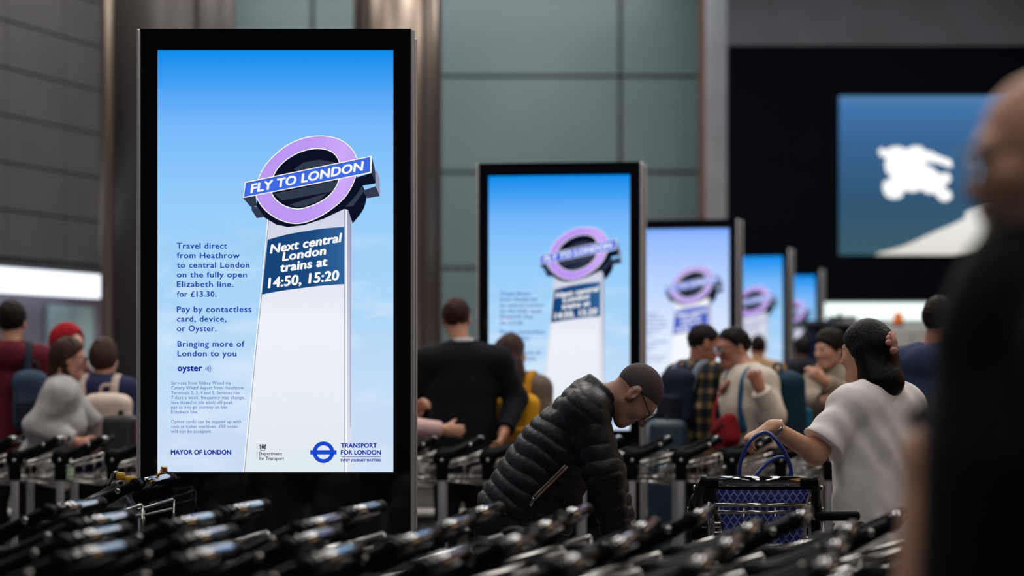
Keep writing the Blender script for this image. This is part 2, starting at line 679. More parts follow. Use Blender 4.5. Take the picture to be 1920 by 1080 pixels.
# baggage belt behind the trolleys
bx0, bx1, by0, by1 = -4.6, 3.4, 17.0, 20.2
root = empty('baggage_carousel', ((bx0 + bx1) / 2, (by0 + by1) / 2, 0))
tag(root, 'long grey baggage carousel with bright steel edges behind the luggage trolleys', 'baggage carousel')
hw, hd = (bx1 - bx0) / 2, (by1 - by0) / 2
MB().rbox((0, 0, 0.22), (2 * hw - 0.2, 2 * hd - 0.2, 0.44), r=0.05).build('plinth', pm('carousel plinth', (70, 68, 66), 0.5), root)
MB().rbox((0, 0, 0.47), (2 * hw, 2 * hd, 0.05), r=0.02).build('kick_rail', pm('bright steel rail', (242, 238, 228), 0.35), root)
MB().rbox((0, 0, 0.575), (2 * hw - 0.1, 2 * hd - 0.1, 0.16), r=0.03).build('skirt_panel', pm('grey skirt', (150, 147, 142), 0.45), root)
MB().rbox((0, 0, 0.68), (2 * hw + 0.04, 2 * hd + 0.04, 0.06), r=0.025).build('edge_rail', MATS['bright steel rail'], root)
MB().rbox((0, 0, 0.715), (2 * hw - 0.25, 2 * hd - 0.25, 0.03), r=0.012).build('belt', M_RUB, root)

# ------------------------------------------------------------------ screen artwork
S1 = 477.2


def art(px, py):
    return ((px - 516.5) / S1, CAMZ + (HORY - py) / S1)


def ramp_emission(name, stops, axis='z', lo=0.0, hi=1.0, cloud=0.0, cloudcol=(225, 240, 255), strength=1.0):
    m = bpy.data.materials.new(name)
    m.use_nodes = True
    nt = m.node_tree
    nt.nodes.clear()
    L = nt.links.new
    tc = nt.nodes.new('ShaderNodeTexCoord')
    sp = nt.nodes.new('ShaderNodeSeparateXYZ')
    L(tc.outputs['Object'], sp.inputs[0])
    mr = nt.nodes.new('ShaderNodeMapRange')
    mr.inputs[1].default_value = lo
    mr.inputs[2].default_value = hi
    L(sp.outputs['XYZ'.index(axis.upper())], mr.inputs[0])
    rp = nt.nodes.new('ShaderNodeValToRGB')
    els = rp.color_ramp.elements
    while len(els) < len(stops):
        els.new(0.5)
    for e, (p, c) in zip(els, stops):
        e.position = p
        e.color = (*lin(c), 1)
    L(mr.outputs[0], rp.inputs[0])
    out = rp.outputs[0]
    if cloud:
        mp = nt.nodes.new('ShaderNodeMapping')
        mp.inputs['Scale'].default_value = (1.0, 1.0, 2.6)
        mp.inputs['Rotation'].default_value = (0, R(-14), 0)
        L(tc.outputs['Object'], mp.inputs[0])
        n = nt.nodes.new('ShaderNodeTexNoise')
        n.inputs['Scale'].default_value = 2.6
        n.inputs['Detail'].default_value = 5
        n.inputs['Roughness'].default_value = 0.55
        L(mp.outputs[0], n.inputs['Vector'])
        r2 = nt.nodes.new('ShaderNodeValToRGB')
        r2.color_ramp.elements[0].position = 0.47
        r2.color_ramp.elements[1].position = 0.75
        L(n.outputs['Fac'], r2.inputs[0])
        # clouds only in the lower two thirds of the picture
        m2 = nt.nodes.new('ShaderNodeMapRange')
        m2.inputs[1].default_value = lo + 0.62 * (hi - lo)
        m2.inputs[2].default_value = lo + 0.45 * (hi - lo)
        L(sp.outputs[2], m2.inputs[0])
        mul = nt.nodes.new('ShaderNodeMath')
        mul.operation = 'MULTIPLY'
        L(r2.outputs[0], mul.inputs[0])
        L(m2.outputs[0], mul.inputs[1])
        mu2 = nt.nodes.new('ShaderNodeMath')
        mu2.operation = 'MULTIPLY'
        mu2.inputs[1].default_value = cloud
        L(mul.outputs[0], mu2.inputs[0])
        mx = nt.nodes.new('ShaderNodeMixRGB')
        mx.inputs[2].default_value = (*lin(cloudcol), 1)
        L(mu2.outputs[0], mx.inputs[0])
        L(out, mx.inputs[1])
        out = mx.outputs[0]
    e = nt.nodes.new('ShaderNodeEmission')
    e.inputs[1].default_value = strength
    L(out, e.inputs[0])
    o = nt.nodes.new('ShaderNodeOutputMaterial')
    L(e.outputs[0], o.inputs[0])
    MATS[name] = m
    return m


ZT, ZBOT = art(0, 94)[1], art(0, 885)[1]
A_SKY = ramp_emission('sky on screen', [(0.0, (203, 220, 243)), (0.18, (196, 222, 248)), (0.45, (166, 212, 248)), (0.66, (146, 203, 250)), (0.82, (120, 184, 250)), (0.93, (62, 158, 242)), (1.0, (4, 138, 234))], 'z', ZBOT, ZT, cloud=0.75)
A_SKY2 = ramp_emission('pale sky on screen', [(0.0, (236, 242, 255)), (0.4, (222, 234, 255)), (0.7, (186, 212, 255)), (0.95, (150, 188, 255)), (1.0, (120, 170, 252))], 'z', ZBOT, ZT, cloud=0.5)
A_PIL = ramp_emission('pillar on screen', [(0.0, (222, 234, 240)), (0.25, (232, 238, 246)), (0.6, (238, 240, 248)), (1.0, (206, 212, 232))], 'z', ZBOT, art(0, 400)[1])
A_SIDE = ramp_emission('pillar side on screen', [(0.0, (222, 228, 240)), (0.5, (200, 205, 226)), (1.0, (150, 155, 185))], 'z', ZBOT, art(0, 395)[1])
A_BOARD = ramp_emission('board on screen', [(0.0, (20, 66, 120)), (0.6, (28, 74, 126)), (1.0, (48, 100, 156))], 'x', art(490, 0)[0], art(646, 0)[0])
A_PURP = ramp_emission('ring on screen', [(0.0, (190, 152, 242)), (0.5, (188, 150, 244)), (0.85, (205, 168, 250)), (1.0, (196, 160, 242))], 'x', art(480, 0)[0], art(672, 0)[0])
ART_MATS = [A_SKY, A_PIL, A_SIDE, A_BOARD, A_PURP,
            em('screen white', (250, 252, 255)), em('screen navy', (12, 18, 38)), em('screen grey', (50, 58, 80)),
            em('screen royal blue', (62, 106, 228)), em('screen text blue', (22, 66, 168)), em('screen small text', (92, 122, 186)),
            em('screen deep blue', (16, 44, 150)), em('screen logo blue', (24, 70, 205)), em('screen black', (34, 38, 46)),
            em('screen line grey', (150, 158, 178)), em('screen light grey', (142, 152, 182)), em('screen purple line', (110, 90, 190))]
SKY, PIL, SIDE, BOARD, PURP, WHT, NVY, GRY, ROY, TXT, SML, DEEP, LOGO, BLK, LNE, LGR, PLN = range(17)


def text_mesh(body, space=1.0, size=1.0):
    cu = bpy.data.curves.new('text', 'FONT')
    cu.body = body
    cu.size = size
    cu.space_character = space
    cu.resolution_u = 3
    ob = bpy.data.objects.new('text', cu)
    me = bpy.data.meshes.new_from_object(ob)
    v = np.array([x.co[:2] for x in me.vertices])
    f = [tuple(p.vertices) for p in me.polygons]
    bpy.data.objects.remove(ob)
    bpy.data.curves.remove(cu)
    bpy.data.meshes.remove(me)
    return v, f


CAPH = None


class Art(MB):
    """Flat artwork in photo pixels of the largest screen; higher layers lie a little further out."""

    def poly(s, pts, mi, layer):
        vs = []
        for p in pts:
            x, z = art(*p[:2])
            vs.append((x, -0.0004 * layer, z))
        # keep facing outwards (-y)
        a = sum(vs[i][0] * vs[(i + 1) % len(vs)][2] - vs[(i + 1) % len(vs)][0] * vs[i][2] for i in range(len(vs)))
        if a < 0:
            vs.reverse()
        return s.add(vs, [tuple(range(len(vs)))], mi)

    def band(s, outer, inner, mi, layer):
        n = len(outer)
        vs = []
        for p in list(outer) + list(inner):
            x, z = art(*p[:2])
            vs.append((x, -0.0004 * layer, z))
        return s.add(vs, [(i, (i + 1) % n, (i + 1) % n + n, i + n) for i in range(n)], mi)

    def text(s, body, o, u, cap, mi, layer, bold=0.0, space=1.04):
        """Text from pixel o along pixel vector u (whole width); cap = pixel vector of the capital height."""
        global CAPH
        if CAPH is None:
            CAPH = text_mesh('H')[0][:, 1].max()
        v, f = text_mesh(body, space)
        x0, x1 = v[:, 0].min(), v[:, 0].max()
        a = (v[:, 0] - x0) / (x1 - x0)
        b = v[:, 1] / CAPH
        u, cap = np.array(u, float), np.array(cap, float)
        un = u / np.linalg.norm(u)
        offs = [(0, 0)] if not bold else [(-bold, 0), (bold, 0), (0, bold * 0.7), (0, -bold * 0.7), (bold * .7, bold * .5), (-bold * .7, -bold * .5)]
        for k, (dx, dy) in enumerate(offs):
            px = o[0] + a * u[0] + b * cap[0] + un[0] * dx
            py = o[1] + a * u[1] + b * cap[1] + dy
            vs = []
            for i in range(len(px)):
                x, z = art(px[i], py[i])
                vs.append((x, -0.0004 * layer - 0.00002 * k, z))
            s.add(vs, f, mi)
        return s

    def disc(s, c, r0, r1, mi, layer, n=48):
        o_ = [(c[0] + r1 * math.cos(2 * math.pi * i / n), c[1] + r1 * math.sin(2 * math.pi * i / n)) for i in range(n)]
        i_ = [(c[0] + r0 * math.cos(2 * math.pi * i / n), c[1] + r0 * math.sin(2 * math.pi * i / n)) for i in range(n)]
        return s.band(o_, i_, mi, layer) if r0 > 0 else s.poly(o_, mi, layer)


def z1(x, y):                      # pixel coordinates of one close-up of the sign
    return (440 + x / 5.4, 240 + y / 5.4)


def artwork(board=True):
    A = Art()
    A.poly([(295.5, 94), (737.5, 94), (737.5, 885), (295.5, 885)], SKY, 1)
    # pillar
    A.poly([(504.5, 412), (646, 385), (646, 885), (458.5, 885), (471, 756), (482, 640), (492, 545)], PIL, 2)
    A.poly([(503.2, 412), (504.8, 412), (492.4, 545), (482.4, 640), (471.4, 756), (458.9, 885), (457.5, 885), (469.9, 756), (480.9, 640), (490.8, 545)], LNE, 3)
    A.poly([(501.5, 412), (503.2, 412), (490.8, 545), (480.9, 640), (469.9, 756), (457.5, 885), (455.5, 885), (468.1, 756), (479.2, 640), (489.2, 545)], WHT, 3)
    A.poly([(646, 385), (659, 385), (659.5, 885), (646, 885)], SIDE, 2)
    A.poly([(645.3, 388), (646.3, 388), (646.3, 885), (645.3, 885)], LNE, 3)
    A.poly([(648, 390), (650.5, 390), (650.5, 885), (648, 885)], WHT, 3)
    A.poly([(656.2, 392), (657.3, 392), (657.6, 800), (656.5, 800)], LGR, 3)
    if board:
        A.poly([(502, 449.4)] + [tuple(p) for p in spline([(502, 449.4), (537, 440), (574, 433.2), (610, 428.2), (645.3, 425.2)], 5, False)] + [(645.3, 532.8)] +
               [tuple(p) for p in spline([(645.3, 532.8), (604, 535.6), (562, 540.7), (524, 546), (491.3, 552.4)], 5, False)], BOARD, 4)
    tm = WHT if board else LGR
    A.text('Next central', (507, 475), (131, -21.5), (2.6, -16.2), tm, 6, bold=1.0, space=1.02)
    A.text('London', (530, 489), (80, -12), (2.0, -15.6), tm, 6, bold=1.0)
    A.text('trains at', (525.3, 510), (87.5, -12), (1.6, -16), tm, 6, bold=1.0)
    A.text('14:50, 15:20', (503.3, 539.8), (131, -15), (1.6, -18.2), tm, 6, bold=1.0, space=1.03)
    # thickness of the sign behind the ring
    A.poly([tuple(p) for p in spline([z1(*p) for p in ((1235, 490), (1295, 580), (1332, 700), (1300, 830), (1195, 968))], 6, False)] + [z1(*p) for p in ((1150, 830), (1110, 820), (900, 920), (700, 985), (540, 1004), (420, 978), (300, 905), (220, 790), (230, 690), (700, 560))], NVY, 5)
    A.poly([z1(*p) for p in ((1225, 690), (1290, 590), (1310, 640), (1200, 790), (1120, 800))], GRY, 6)
    A.poly([z1(*p) for p in ((170, 790), (232, 800), (302, 900), (225, 914), (172, 832))], GRY, 6)
    A.poly([z1(*p) for p in ((1300, 632), (1430, 590), (1470, 690), (1340, 712))], GRY, 6)
    A.poly([z1(*p) for p in ((1422, 436), (1442, 440), (1470, 515), (1471, 690), (1428, 590))], LGR, 7)
    A.poly([z1(*p) for p in ((1240, 500), (1387, 455), (1428, 560), (1292, 585))], NVY, 7)
    A.poly([z1(*p) for p in ((1388, 283), (1422, 430), (1428, 560), (1385, 456))], GRY, 8)
    A.poly([z1(*p) for p in ((84, 710), (212, 686), (225, 790), (162, 797))], GRY, 7)
    # ring
    outer = [z1(*p) for p in ((235, 520), (330, 350), (500, 193), (680, 106), (870, 78), (1050, 108), (1175, 195), (1243, 320), (1228, 500), (1130, 690), (970, 835), (800, 932), (640, 972), (490, 948), (350, 872), (255, 770), (207, 650))]
    inner = [z1(*p) for p in ((392, 500), (450, 400), (550, 310), (680, 243), (830, 213), (960, 235), (1035, 300), (1063, 400), (1050, 530), (990, 645), (890, 730), (760, 790), (640, 816), (520, 790), (435, 735), (386, 670), (372, 590))]
    o_, i_ = spline(outer, 6), spline(inner, 6)
    co, ci = np.mean(o_, 0), np.mean(i_, 0)
    A.poly(i_, NVY, 9)
    A.poly([z1(*p) for p in ((600, 420), (700, 350), (860, 322), (1000, 345), (1045, 360), (700, 440))], GRY, 10)
    A.poly([z1(*p) for p in ((400, 665), (1045, 530), (1010, 640), (480, 735))], GRY, 10)
    A.poly([z1(*p) for p in ((555, 775), (935, 660), (860, 735), (700, 800), (620, 800))], GRY, 11)
    A.band(o_, i_, WHT, 12)
    g = lambda pts, c, k: [np.array(p) + (np.array(c) - p) / np.linalg.norm(np.array(c) - p) * k for p in pts]
    A.band(g(o_, co, 1.9), g(i_, ci, -2.0), NVY, 13)
    A.band(g(o_, co, 2.3), g(i_, ci, -2.4), PURP, 14)
    # bar
    A.poly([z1(*p) for p in ((105, 549), (1390, 282), (1386, 456), (88, 710))], WHT, 16)
    A.poly([z1(*p) for p in ((113, 558), (1374, 295), (1372, 448), (97, 699))], NVY, 17)
    A.poly([z1(*p) for p in ((116, 563), (1371, 299), (1369, 447), (100, 698))], ROY, 18)
    A.text('FLY TO LONDON', z1(166, 660), (1128 / 5.4, -231 / 5.4), (10 / 5.4, -88 / 5.4), WHT, 20, bold=1.0, space=1.03)
    # copy text
    for t, x0, x1, y in (('Travel direct', 332, 425.3, 466), ('from Heathrow', 332, 449, 484), ('to central London', 332, 467.5, 502),
                         ('on the fully open', 332, 462.5, 520), ('Elizabeth line.', 332, 437.5, 538), ('for £13.30.', 332, 405.5, 556.5),
                         ('Pay by contactless', 332, 471, 585), ('card, device,', 332, 424.2, 603), ('or Oyster.', 332, 405.5, 621),
                         ('Bringing more of', 333, 458.3, 650), ('London to you', 333, 443, 668)):
        A.text(t, (x0, y), (x1 - x0, 0), (0, -10.4), TXT, 3, bold=0.4, space=1.1)
    A.text('oyster', (333.3, 695.5), (45.5, 0), (0, -11.5), DEEP, 3, bold=0.75)
    for k, r_ in enumerate((3.5, 6.5, 9.5, 12.5)):
        pts = [(383 + r_ * math.cos(a), 691.5 + r_ * math.sin(a)) for a in np.linspace(-0.6, 0.6, 9)]
        A.poly(pts + [(383 + (r_ - 1.1) * math.cos(a), 691.5 + (r_ - 1.1) * math.sin(a)) for a in np.linspace(0.6, -0.6, 9)], TXT, 3)
    for t, x1, y in (('Services from Abbey Wood via', 432.5, 721), ('Canary Wharf depart from Heathrow', 457, 730), ('Terminals 2, 3, 4 and 5. Services run', 449, 739.2),
                     ('7 days a week, frequency may change,', 459, 748.3), ('fare stated is the adult off-peak', 436.3, 757.3), ('pay as you go journey on the', 425.8, 766.3),
                     ('Elizabeth line.', 372, 775.3), ('Oyster cards can be topped up with', 452, 793.5), ('cash at ticket machines. £50 notes', 445.5, 802.6), ('will not be accepted.', 396.5, 811.7)):
        A.text(t, (321.3, y), (x1 - 321.3, 0), (0, -6.0), SML, 3, bold=0.12, space=1.12)
    A.text('MAYOR OF LONDON', (321, 852), (112, 0), (0, -8.2), DEEP, 3, bold=0.55, space=1.05)
    A.poly([(481.6, 832), (482.5, 832), (482.5, 862.5), (481.6, 862.5)], LNE, 3)
    A.text('Department', (486, 853.6), (43, 0), (0, -6.2), BLK, 3, bold=0.15)
    A.text('for Transport', (486, 862.5), (46.5, 0), (0, -6.2), BLK, 3, bold=0.15)
    # small coat of arms: shield, two supporters, crown, scroll
    A.poly([(490.6, 835.5), (495, 835.5), (495, 839.5), (492.8, 842.5), (490.6, 839.5)], BLK, 3)
    A.poly([(491, 834.8), (491.4, 832.6), (492.2, 833.7), (492.8, 831.8), (493.5, 833.7), (494.3, 832.6), (494.7, 834.8)], BLK, 3)
    for sx in (-1, 1):
        A.poly([(492.8 + sx * x, y) for x, y in ((2.6, 842.4), (3.4, 838), (2.8, 836), (4.0, 834.6), (4.2, 832.4), (5.6, 832.8), (5.8, 836), (4.8, 838), (5.2, 840), (6.4, 842.4), (5, 842), (4.2, 841), (3.4, 842.8))], BLK, 3)
    A.poly([(488, 842.5), (490, 844), (492.8, 844.5), (495.6, 844), (497.6, 842.5), (497, 844.6), (492.8, 845.8), (488.6, 844.6)], BLK, 3)
    # transport roundel
    A.disc((606.5, 848), 12.9, 20.2, LOGO, 3)
    A.poly([(581.8, 844), (631.3, 844), (631.3, 852), (581.8, 852)], LOGO, 4)
    A.text('TRANSPORT', (639.5, 839.2), (66.8, 0), (0, -8), DEEP, 4, bold=0.5, space=1.05)
    A.text('FOR LONDON', (639.5, 852.2), (74.5, 0), (0, -8), DEEP, 4, bold=0.5, space=1.05)
    A.poly([(639.5, 856.1), (713.8, 856.1), (713.8, 857.2), (639.5, 857.2)], PLN, 4)
    A.text('EVERY JOURNEY MATTERS', (639.3, 865.2), (74.6, 0), (0, -4.6), DEEP, 4, bold=0.32, space=1.08)
    return A


# ------------------------------------------------------------------ digital totems
TD = 0.30


def make_totem():
    root = empty('digital_totem')
    H, Wd = CAMZ + 632 / S1, 519 / S1
    t = 0.011
    MB().box((0, TD / 2 + 0.004, H / 2), (Wd - 2 * t, TD - 0.008, H - 0.012)).build('cabinet', M_BLACK, root, bevel=0.004)
    for sx in (-1, 1):
        x = sx * (Wd / 2 - t / 2)
        MB().rbox((x, 0.012, H / 2), (t + 0.004, 0.03, H), r=0.006, n=4).rbox((x, TD - 0.012, H / 2), (t + 0.004, 0.03, H), r=0.006, n=4).box((x - sx * 0.004, TD / 2, H / 2 - 0.002), (t - 0.004, TD - 0.06, H - 0.02), mi=1).build('side_trim', [M_TRIM, M_COLDK], root)
    MB().box((0, TD / 2, H - 0.004), (Wd - 2 * t, TD, 0.008)).build('top_cap', M_BLACK, root)
    MB().box((0, TD / 2, 0.006), (Wd + 0.06, TD + 0.06, 0.012)).build('base_plate', M_STEEL, root)
    d = artwork().build('display', ART_MATS, root)
    d['label'] = 'lit poster screen with purple and blue station sign'
    return root


t1 = make_totem()
TOT = [(516.5, 9.5, 0.0, 'largest digital totem, sharply in focus, its lit poster readable, beside the steel columns', ),
       (1048, 15.75, -8, 'second largest digital totem, slightly blurred, behind the man bent over in a puffer jacket'),
       (1272, 21.9, -14, 'third digital totem with pale washed-out sky, rising behind the man in the plaid shirt'),
       (1391.5, 27.4, -16, 'fourth digital totem, above the far man in the tan and grey top'),
       (1466, 33.2, -16, 'smallest and farthest digital totem, next to the glowing white light band')]
for i, (px, Y, a, lab) in enumerate(TOT):
    r_ = t1 if i == 0 else copy_tree(t1)
    r_.location = ((px - 960) / FPX * Y, Y, 0)
    r_.rotation_euler = (0, 0, R(a))
    tag(r_, lab, 'advertising screen', 'row of digital advertising totems')
    dsp = [c for c in r_.children if c.name.startswith('display')][0]
    if i == 2:                                   # this screen is caught in a paler frame
        dsp.data = dsp.data.copy()
        for k_, m_ in ((SKY, A_SKY2), (PURP, em('pale ring', (190, 166, 238))), (BOARD, em('pale board', (74, 100, 200))), (PIL, em('pale pillar', (246, 248, 255)))):
            dsp.data.materials[k_] = m_
    if i == 3:                                   # the two far screens show the pillar without its dark board
        far_mesh = artwork(False).build('display', ART_MATS)
        far_data = far_mesh.data
        bpy.data.objects.remove(far_mesh)
    if i >= 3:
        dsp.data = far_data

# ------------------------------------------------------------------ shop screen with the white rider emblem
Ys = YF - 0.02
root = empty('wall_screen', (0, 0, 0))
tag(root, 'large blue video screen with a white mounted knight emblem on the black fascia', 'screen')


def zs_(x, y):
    return (1560 + x / 3.0, 140 + y / 3.0)


class Wall(MB):
    def poly(s, pts, mi, layer):
        vs = []
        for p in pts:
            q = PX(p[0], p[1], Ys)
            vs.append((q[0], Ys - 0.004 * layer, q[2]))
        a = sum(vs[i][0] * vs[(i + 1) % len(vs)][2] - vs[(i + 1) % len(vs)][0] * vs[i][2] for i in range(len(vs)))
        if a < 0:
            vs.reverse()
        return s.add(vs, [tuple(range(len(vs)))], mi)


a, b = PX(1570, 481, Ys), PX(1993, 177, Ys)
root.location = ((a[0] + b[0]) / 2, Ys, a[2])
off = Vector(root.location)


def at_root(o):
    o.location = -off
    return o


at_root(MB().box(((a[0] + b[0]) / 2, Ys + 0.015, (a[2] + b[2]) / 2), (b[0] - a[0], 0.03, b[2] - a[2])).build('casing', M_BLACK, root))
zlo, zhi = PX(0, 478, Ys)[2], PX(0, 180, Ys)[2]
A_B = ramp_emission('shop screen blue', [(0.0, (58, 92, 104)), (0.35, (50, 86, 116)), (0.7, (56, 100, 146)), (0.93, (66, 116, 170)), (1.0, (84, 130, 176))], 'z', zlo, zhi)
A_C = ramp_emission('shop screen cream', [(0.0, (222, 220, 208)), (1.0, (245, 245, 245))], 'z', zlo, zlo + 0.9)
wp = Wall()
wp.poly([(1573, 180), (1990, 180), (1990, 478), (1573, 478)], 0, 1)
wp.poly([tuple(p) for p in spline([zs_(270, 1000), zs_(400, 965), zs_(560, 893), (zs_(735, 815)), zs_(748, 780), zs_(790, 755), zs_(840, 735), zs_(900, 720)], 5, False)] + [(1990, 380), (1990, 478), (1640, 478)], 1, 2)
kn = [(262, 432), (275, 412), (302, 425), (330, 410), (380, 405), (415, 420), (450, 405), (500, 405), (520, 425), (560, 435), (610, 460), (660, 478), (678, 500), (665, 522), (620, 505), (560, 493), (512, 497), (540, 512), (580, 538), (605, 558), (650, 555), (668, 585), (650, 612), (628, 622), (642, 645), (666, 660), (672, 690), (640, 712), (605, 702), (578, 670), (535, 668), (500, 648), (460, 660), (402, 655), (393, 685), (360, 697), (315, 690), (288, 650), (290, 605), (325, 590), (330, 570), (305, 545), (298, 500), (305, 465), (275, 458)]
wp.poly([tuple(p) for p in spline([zs_(*p) for p in kn], 4)], 2, 3)
at_root(wp.build('display', [A_B, A_C, em('emblem white', (255, 255, 255), 1.1)], root))
# ------------------------------------------------------------------ luggage trolleys
HA = 0.225


def make_trolley():
    root = empty('luggage_trolley')
    # steel frame: posts, rear axle, tapering chassis, front riser
    # (tapered and rising to the front, so that one trolley slides into the next)
    fr = MB()
    for s in (-1, 1):
        fr.rbox((s * HA, 0, 0.52), (0.026, 0.042, 0.80), r=0.008)
        fr.tube([(s * HA, -0.05, 0.105), (s * (HA - 0.03), 0.10, 0.14), (s * 0.115, 0.50, 0.205), (s * 0.07, 0.78, 0.245)], 0.013)
        fr.box((s * HA, -0.025, 0.10), (0.014, 0.05, 0.08))
        fr.box((s * 0.07, 0.78, 0.155), (0.012, 0.04, 0.17))
    fr.tube([(-HA, 0, 0.56), (HA, 0, 0.56)], 0.011)
    fr.tube([(-HA, 0, 0.30), (HA, 0, 0.30)], 0.011)
    fr.tube([(-0.07, 0.78, 0.245), (0, 0.79, 0.25), (0.07, 0.78, 0.245)], 0.013)
    for f in (0.10, 0.34, 0.60):
        w_ = 0.19 - 0.155 * f
        fr.tube([(-w_, f, 0.138 + 0.135 * f), (w_, f, 0.138 + 0.135 * f)], 0.006, 6)
    fr.build('frame', M_STEEL, root)
    for s in (-1, 1):
        h = MB()
        h.rbox((s * HA, 0.0, 0.905), (0.044, 0.07, 0.14), r=0.016)
        h.sphere((s * HA, 0.0, 0.965), (0.028, 0.056, 0.052), 12)
        ho = h.build('joint_housing', M_PLASTIC, root)
        MB().lathe([(0.010, 0), (0.009, 0.006), (0.004, 0.008)], (s * (HA + 0.0265), 0, 0.955), 12, 'x') .build('bolt', M_CHROME, ho) if s > 0 else \
            MB().lathe([(0.004, -0.008), (0.009, -0.006), (0.010, 0)], (s * (HA + 0.0265), 0, 0.955), 12, 'x').build('bolt', M_CHROME, ho)
        MB().tube(spline([(s * HA, 0.0, 0.985), (s * HA, -0.05, 0.988), (s * (HA - 0.004), -0.11, 1.012), (s * (HA - 0.01), -0.17, 1.043), (s * (HA - 0.018), -0.22, 1.068)], 4, False),
                  [0.030 - 0.012 * i / 16 for i in range(17)], 10, flat=((1, 0, 0), 0.72)).build('handle_arm', M_PLASTIC, root)
        MB().sphere((s * (HA + 0.012), -0.165, 1.044), (0.006, 0.011, 0.011), 8).build('arm_bolt', M_CHROME, root)
        MB().rbox((s * (HA - 0.030), 0.0, 0.872), (0.026, 0.018, 0.03), r=0.006).build('basket_clamp', M_PLASTIC, root)
    e = HA - 0.018
    hb = MB().lathe([(0.004, -e - 0.012), (0.021, -e - 0.010), (0.022, -e + 0.004), (0.0165, -e + 0.012), (0.0175, 0), (0.0165, e - 0.012), (0.022, e - 0.004), (0.021, e + 0.010), (0.004, e + 0.012)], (0, -0.222, 1.070), 16, 'x')
    ho = hb.build('handle_bar', M_PLASTIC, root)
    MB().lathe([(0.0205, -0.15), (0.0205, 0.15)], (0, -0.222, 1.070), 20, 'x').build('grip_sleeve', M_GRIP, ho)
    MB().tube([(-e, -0.205, 1.048), (-e * 0.6, -0.216, 1.046), (e * 0.6, -0.216, 1.046), (e, -0.205, 1.048)], 0.008, 8).build('brake_bar', M_PLASTIC, root)
    # wire basket: open at the back, narrower and higher in front
    b = MB()

    def bk(s_, f, lvl):
        """point on a side: f 0 (back) .. 1 (front), lvl 0 bottom .. 1 rim"""
        w_ = HA - 0.040 - 0.032 * f
        top = 0.992 - 0.10 * f
        low = 0.815 + 0.03 * f
        return (s_ * w_, -0.24 + 0.34 * f, low + (top - low) * lvl)
    for lvl, rr in ((1.0, 0.0075), (0.80, 0.006), (0.25, 0.005), (0.0, 0.008)):
        b.tube([bk(-1, 0, lvl), bk(-1, 1, lvl), bk(1, 1, lvl), bk(1, 0, lvl)], rr, 6)
    for k in range(4):
        for s in (-1, 1):
            b.tube([bk(s, k / 3, 1), bk(s, k / 3, 0)], 0.004 if 0 < k < 3 else 0.006, 5)
    for k in range(3):
        g = -0.6 + 0.6 * k
        p, q, r2 = bk(g, 0, 0), bk(g, 1, 0), bk(g, 1, 1)
        b.tube([p, q, r2], 0.003, 5)
    b.build('wire_basket', M_CHROME, root)
    for x, y in ((-HA, -0.03), (HA, -0.03), (-0.07, 0.78), (0.07, 0.78)):
        MB().lathe([(0.025, -0.013), (0.058, -0.013), (0.062, -0.008), (0.062, 0.008), (0.058, 0.013), (0.025, 0.013)], (x, y, 0.062), 16, 'x').build('wheel', M_RUB, root)
    return root


tr0 = make_trolley()
first = [True]


def trolley(x, y, deg, label, group=None):
    if first[0]:
        o = tr0
        first[0] = False
    else:
        o = copy_tree(tr0)
    o.location = (x, y, 0)
    o.rotation_euler = (0, 0, R(deg))
    tag(o, label, 'luggage trolley', group)
    return o


trolley(-1.555, 9.05, 80, 'black handled luggage trolley in sharp focus standing against the base of the largest totem')
tw = trolley(0.925, 9.2, -2, 'luggage trolley pushed by the woman in the white T-shirt, carrying the blue patterned tote bag')

fl = MB()
wf = HA - 0.055
for z_, r_ in ((0.985, 0.007), (0.958, 0.006), (0.835, 0.005)):
    fl.tube([(-wf, -0.247, z_), (wf, -0.247, z_)], r_, 8)
for x_ in (-wf, -wf * 0.34, wf * 0.34, wf):
    fl.tube([(x_, -0.247, 0.985), (x_, -0.247, 0.835)], 0.0032, 6)
fl.tube([(-wf, -0.247, 0.985), (-HA + 0.02, -0.235, 0.93)], 0.005, 6).tube([(wf, -0.247, 0.985), (HA - 0.02, -0.235, 0.93)], 0.005, 6)
fl.build('basket_flap', M_CHROME, tw)
rg = random.Random(11)
ROWS = [(7.05, 'blurred luggage trolley in the nested row just in front of the puffer-jacket man', 'trolleys in the fourth nested row'),
        (6.43, 'blurred luggage trolley in the third nested row, two rows in front of the puffer-jacket man', 'trolleys in the third nested row'),
        (5.86, 'strongly blurred luggage trolley in the second nested row along the bottom of the view', 'trolleys in the second nested row'),
        (5.30, 'most strongly blurred luggage trolley, in the nearest nested row at the bottom of the view', 'trolleys in the nearest nested row')]
for k, (Y0, lab, grp) in enumerate(ROWS):
    x = -0.232 * Y0 + rg.uniform(0, 0.2)
    while x < 0.18 * Y0:
        y = Y0 - math.tan(R(12)) * x + rg.uniform(-0.001, 0.001)
        pxh = 960 + FPX * x / y
        if not (k == 0 and 60 < pxh < 200):          # the gap through which the sharp trolley shows
            trolley(x, y, 78 + rg.uniform(-0.12, 0.12), lab, grp)
        x += rg.choice((0.252, 0.262, 0.272, 0.285)) if rg.random() > 0.12 else 0.36

YR = 14.2
for px in (-65, 22, 107, 205):
    p = PX(px, 0, YR - 0.22)
    trolley(p[0] + 0.02, YR, 90, 'luggage trolley in the nested row in front of the woman in the grey hooded top', 'trolleys below the group with backpacks')
for px in (734, 822, 908):
    p = PX(px, 0, YR - 0.22)
    trolley(p[0] + 0.02, YR, 90, 'luggage trolley in the nested row in front of the man in the black suit', 'trolleys in front of the suited man')
for px in (1086, 1178, 1270, 1365, 1457, 1548):
    p = PX(px, 0, YR - 0.22)
    trolley(p[0] + 0.02, YR, 90, 'luggage trolley in the nested row in front of the two men with backpacks', 'trolleys in front of the two talking men')

